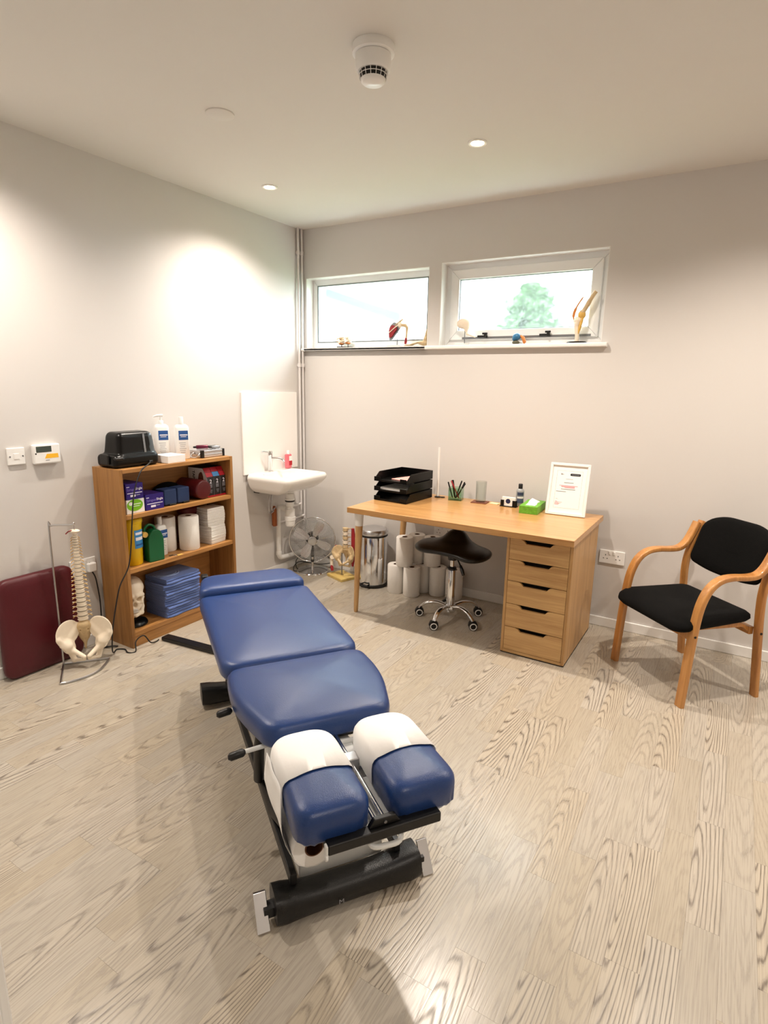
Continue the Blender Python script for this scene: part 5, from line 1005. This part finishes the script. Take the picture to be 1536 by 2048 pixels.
# ------------------------------------------------------------------ joint models on the window sill
SZ = 1.757
t = thing('lumbar_model', 'small two-vertebra lumbar model on a black base in the window', 'spine model', (0.385, 0.03, SZ), math.radians(20))
G().box(-0.055, 0.055, -0.03, 0.03, 0, 0.008).obj('base', BLACKP, t, bevel=0.002)
for x, zz in ((-0.025, 0.045), (0.025, 0.05)):
    G().cyl((x, 0, 0.008), (x, 0, zz), 0.004, n=8).obj('peg', STEELD, t); g = G(); vertebra(g, (0, 0, 0), 0.95); g.tf(Matrix.Translation((x+0.005, 0, zz)) @ Matrix.Rotation(math.radians(70), 4, 'Z')); g.obj('vertebra', BONE, t, smooth=True, angle=45)
    G().ell((x, -0.006, zz-0.016), (0.022, 0.022, 0.008), 14, 6).obj('disc', ORANGE, t, smooth=True); g = G(); vertebra(g, (0, 0, 0), 0.8); g.tf(Matrix.Translation((x, 0, zz+0.022)) @ Matrix.Rotation(math.radians(40), 4, 'Z')); g.obj('vertebra', BONET if x < 0 else BONE, t, smooth=True, angle=45)
t = thing('shoulder_model', 'shoulder blade model with red muscle on a white stand in the window', 'shoulder model', (0.835, 0.03, SZ))
G().box(-0.06, 0.05, -0.03, 0.03, 0, 0.012).obj('base', WHITEP, t, bevel=0.002); G().cyl((0.01, 0, 0.012), (0.015, 0, 0.15), 0.003, n=8).obj('rod', STEELD, t)
G().prism(round_poly([(-0.058, 0.045), (-0.035, 0.05), (0.03, 0.125), (0.035, 0.15), (-0.02, 0.175), (-0.055, 0.15), (-0.068, 0.10)], 0.015, 4), 'Y', 0.0, 0.010).obj('shoulder_blade', STEELD, t, bevel=0.003)
G().prism(round_poly([(-0.052, 0.062), (-0.036, 0.066), (0.012, 0.122), (0.005, 0.14), (-0.03, 0.155), (-0.055, 0.125)], 0.012, 4), 'Y', -0.012, -0.0005).obj('blade_muscle', MUSCLE, t, bevel=0.005)
G().tube([(-0.05, -0.014, 0.10), (0.0, -0.015, 0.135), (0.03, -0.008, 0.155)], [0.003, 0.004, 0.004], 8).obj('tendon', BONE, t, smooth=True); G().tube([(-0.01, 0.004, 0.15), (0.03, 0.002, 0.175), (0.055, 0, 0.19)], [0.005, 0.006, 0.004], 8).obj('collar_bone', BONET, t, smooth=True)
g = G().ell((0.032, 0, 0.15), (0.018, 0.016, 0.02), 14, 10).obj('joint_capsule', BONE, t, smooth=True); G().tube([(0.045, 0, 0.15), (0.075, 0, 0.145), (0.09, 0, 0.13), (0.088, 0, 0.10), (0.082, 0, 0.05)], [0.010, 0.013, 0.011, 0.007, 0.007], 12).obj('arm_bone', BONET, t, smooth=True); G().tube([(0.083, 0, 0.06), (0.081, 0, 0.035), (0.078, 0, 0.018)], [0.0085, 0.0095, 0.007], 10).obj('arm_muscle', MUSCLE, t, smooth=True)
t = thing('foot_skeleton', 'small foot bone model on the sill at the edge of the fixed window', 'foot model', (1.03, 0.03, SZ))
def foot(p): 
    d = sd_ell(p, (0.035, 0, 0.022), (0.03, 0.018, 0.018)); d = smin(d, sd_ell(p, (0.045, 0, 0.05), (0.016, 0.015, 0.016)), 0.01); d = smin(d, sd_ell(p, (0.005, 0, 0.026), (0.022, 0.018, 0.012)), 0.01); return d
sdf(foot, (-0.03, -0.03, -0.0), (0.08, 0.03, 0.075), 36).obj('heel_and_ankle', BONET, t, smooth=True, angle=80)
for k in range(5):
    y = -0.016+0.008*k; G().tube([(-0.008, y*0.7, 0.028), (-0.05, y, 0.018), (-0.075, y*1.15, 0.010), (-0.095+0.003*k, y*1.25, 0.012), (-0.112+0.005*k, y*1.3, 0.006)], [0.005, 0.0035, 0.0048, 0.0028, 0.0035], 7).obj('toe_bones', BONET, t, smooth=True)
G().tube([(0.045, 0, 0.055), (0.05, 0, 0.09), (0.058, 0, 0.115)], [0.012, 0.008, 0.007], 10).obj('shin_bone', BONET, t, smooth=True)
t = thing('hip_model', 'ivory hip joint model on a thin rod and white base in the opening window', 'hip model', (1.375, 0.02, SZ))
G().box(-0.055, 0.045, -0.03, 0.03, 0, 0.012).obj('base', WHITEP, t, bevel=0.002); G().cyl((0, 0, 0.012), (0.0, 0, 0.10), 0.003, n=8).obj('rod', STEELD, t)
def hj(p):
    d = smax(np.abs(sd_ell(p, (-0.01, 0.0, 0.145), (0.042, 0.02, 0.03)))-0.006, sd_ell(p, (-0.012, 0, 0.14), (0.05, 0.03, 0.036)), 0.006); d = smin(d, sd_ell(p, (0.012, 0, 0.115), (0.018, 0.016, 0.02)), 0.012); d = smin(d, sd_cap(p, (0.008, 0, 0.10), (0.018, 0, 0.075), 0.010, 0.008), 0.01); return smin(d, sd_cap(p, (0.018, 0, 0.075), (0.075, 0, 0.052), 0.007, 0.004), 0.01)
sdf(hj, (-0.07, -0.04, 0.04), (0.1, 0.04, 0.19), 56).obj('hip_joint', BONE, t, smooth=True, angle=80)
t = thing('elbow_model', 'small blue and orange joint model on the sill in the opening window', 'joint model', (1.745, 0.02, SZ))
G().ell((-0.012, 0, 0.012), (0.024, 0.02, 0.014), 16, 8).obj('base', mat('khaki_plastic', (96, 92, 70), 0.5), t, smooth=True); sdf(lambda p: smin(sd_ell(p, (-0.008, 0, 0.048), (0.026, 0.022, 0.022)), sd_ell(p, (-0.022, 0, 0.034), (0.014, 0.016, 0.014)), 0.01), (-0.05, -0.03, 0.01), (0.03, 0.03, 0.08), 32).obj('dome', TEAL, t, smooth=True, angle=80)
G().tube([(0.015, 0, 0.055), (0.035, 0, 0.04), (0.045, 0, 0.014), (0.04, 0, 0.006)], [0.006, 0.011, 0.011, 0.006], 10).obj('ligament', ORANGE, t, smooth=True)
t = thing('knee_model', 'tall bent knee joint model on a black oval base in the opening window', 'knee model', (2.115, 0.02, SZ))
n = 28; G().loft([[(0.06*r*math.cos(2*math.pi*k/n), 0.034*r*math.sin(2*math.pi*k/n), zz) for k in range(n)] for r, zz in ((1, 0), (1.02, 0.004), (0.9, 0.010), (0.0, 0.012))]).obj('base', BLACKG, t, smooth=True)
G().tube(smooth_path([(0.0, 0, 0.01), (0.0, 0, 0.05), (-0.006, 0, 0.10), (0.0, 0, 0.135)], 4), [0.013]*5+[0.015]*4+[0.02]*4, 14).obj('shin_bone', BONE, t, smooth=True); G().ell((-0.002, 0, 0.135), (0.026, 0.022, 0.022), 16, 10).obj('shin_head', BONE, t, smooth=True); G().ell((0.018, 0, 0.165), (0.024, 0.022, 0.026), 16, 10).obj('thigh_head', NERVE, t, smooth=True)
G().tube(smooth_path([(0.012, 0, 0.165), (0.035, 0, 0.20), (0.06, 0, 0.25), (0.088, 0, 0.295)], 4), [0.019]*3+[0.014]*5+[0.012]*5, 14).obj('thigh_bone', BONET, t, smooth=True); G().tube([(0.028, -0.005, 0.165), (0.020, -0.008, 0.12), (0.012, -0.010, 0.08), (0.008, -0.010, 0.055)], [0.008, 0.010, 0.008, 0.003], 10).obj('calf_muscle', NERVE, t, smooth=True)
G().tube(smooth_path([(-0.02, 0, 0.115), (-0.03, 0, 0.15), (-0.028, 0, 0.18), (-0.012, 0, 0.22), (0.02, 0, 0.27), (0.035, 0, 0.285)], 4), [0.005]*5+[0.009]*6+[0.005]*5+[0.002]*5, 10).obj('kneecap_tendon', ORANGE, t, smooth=True)
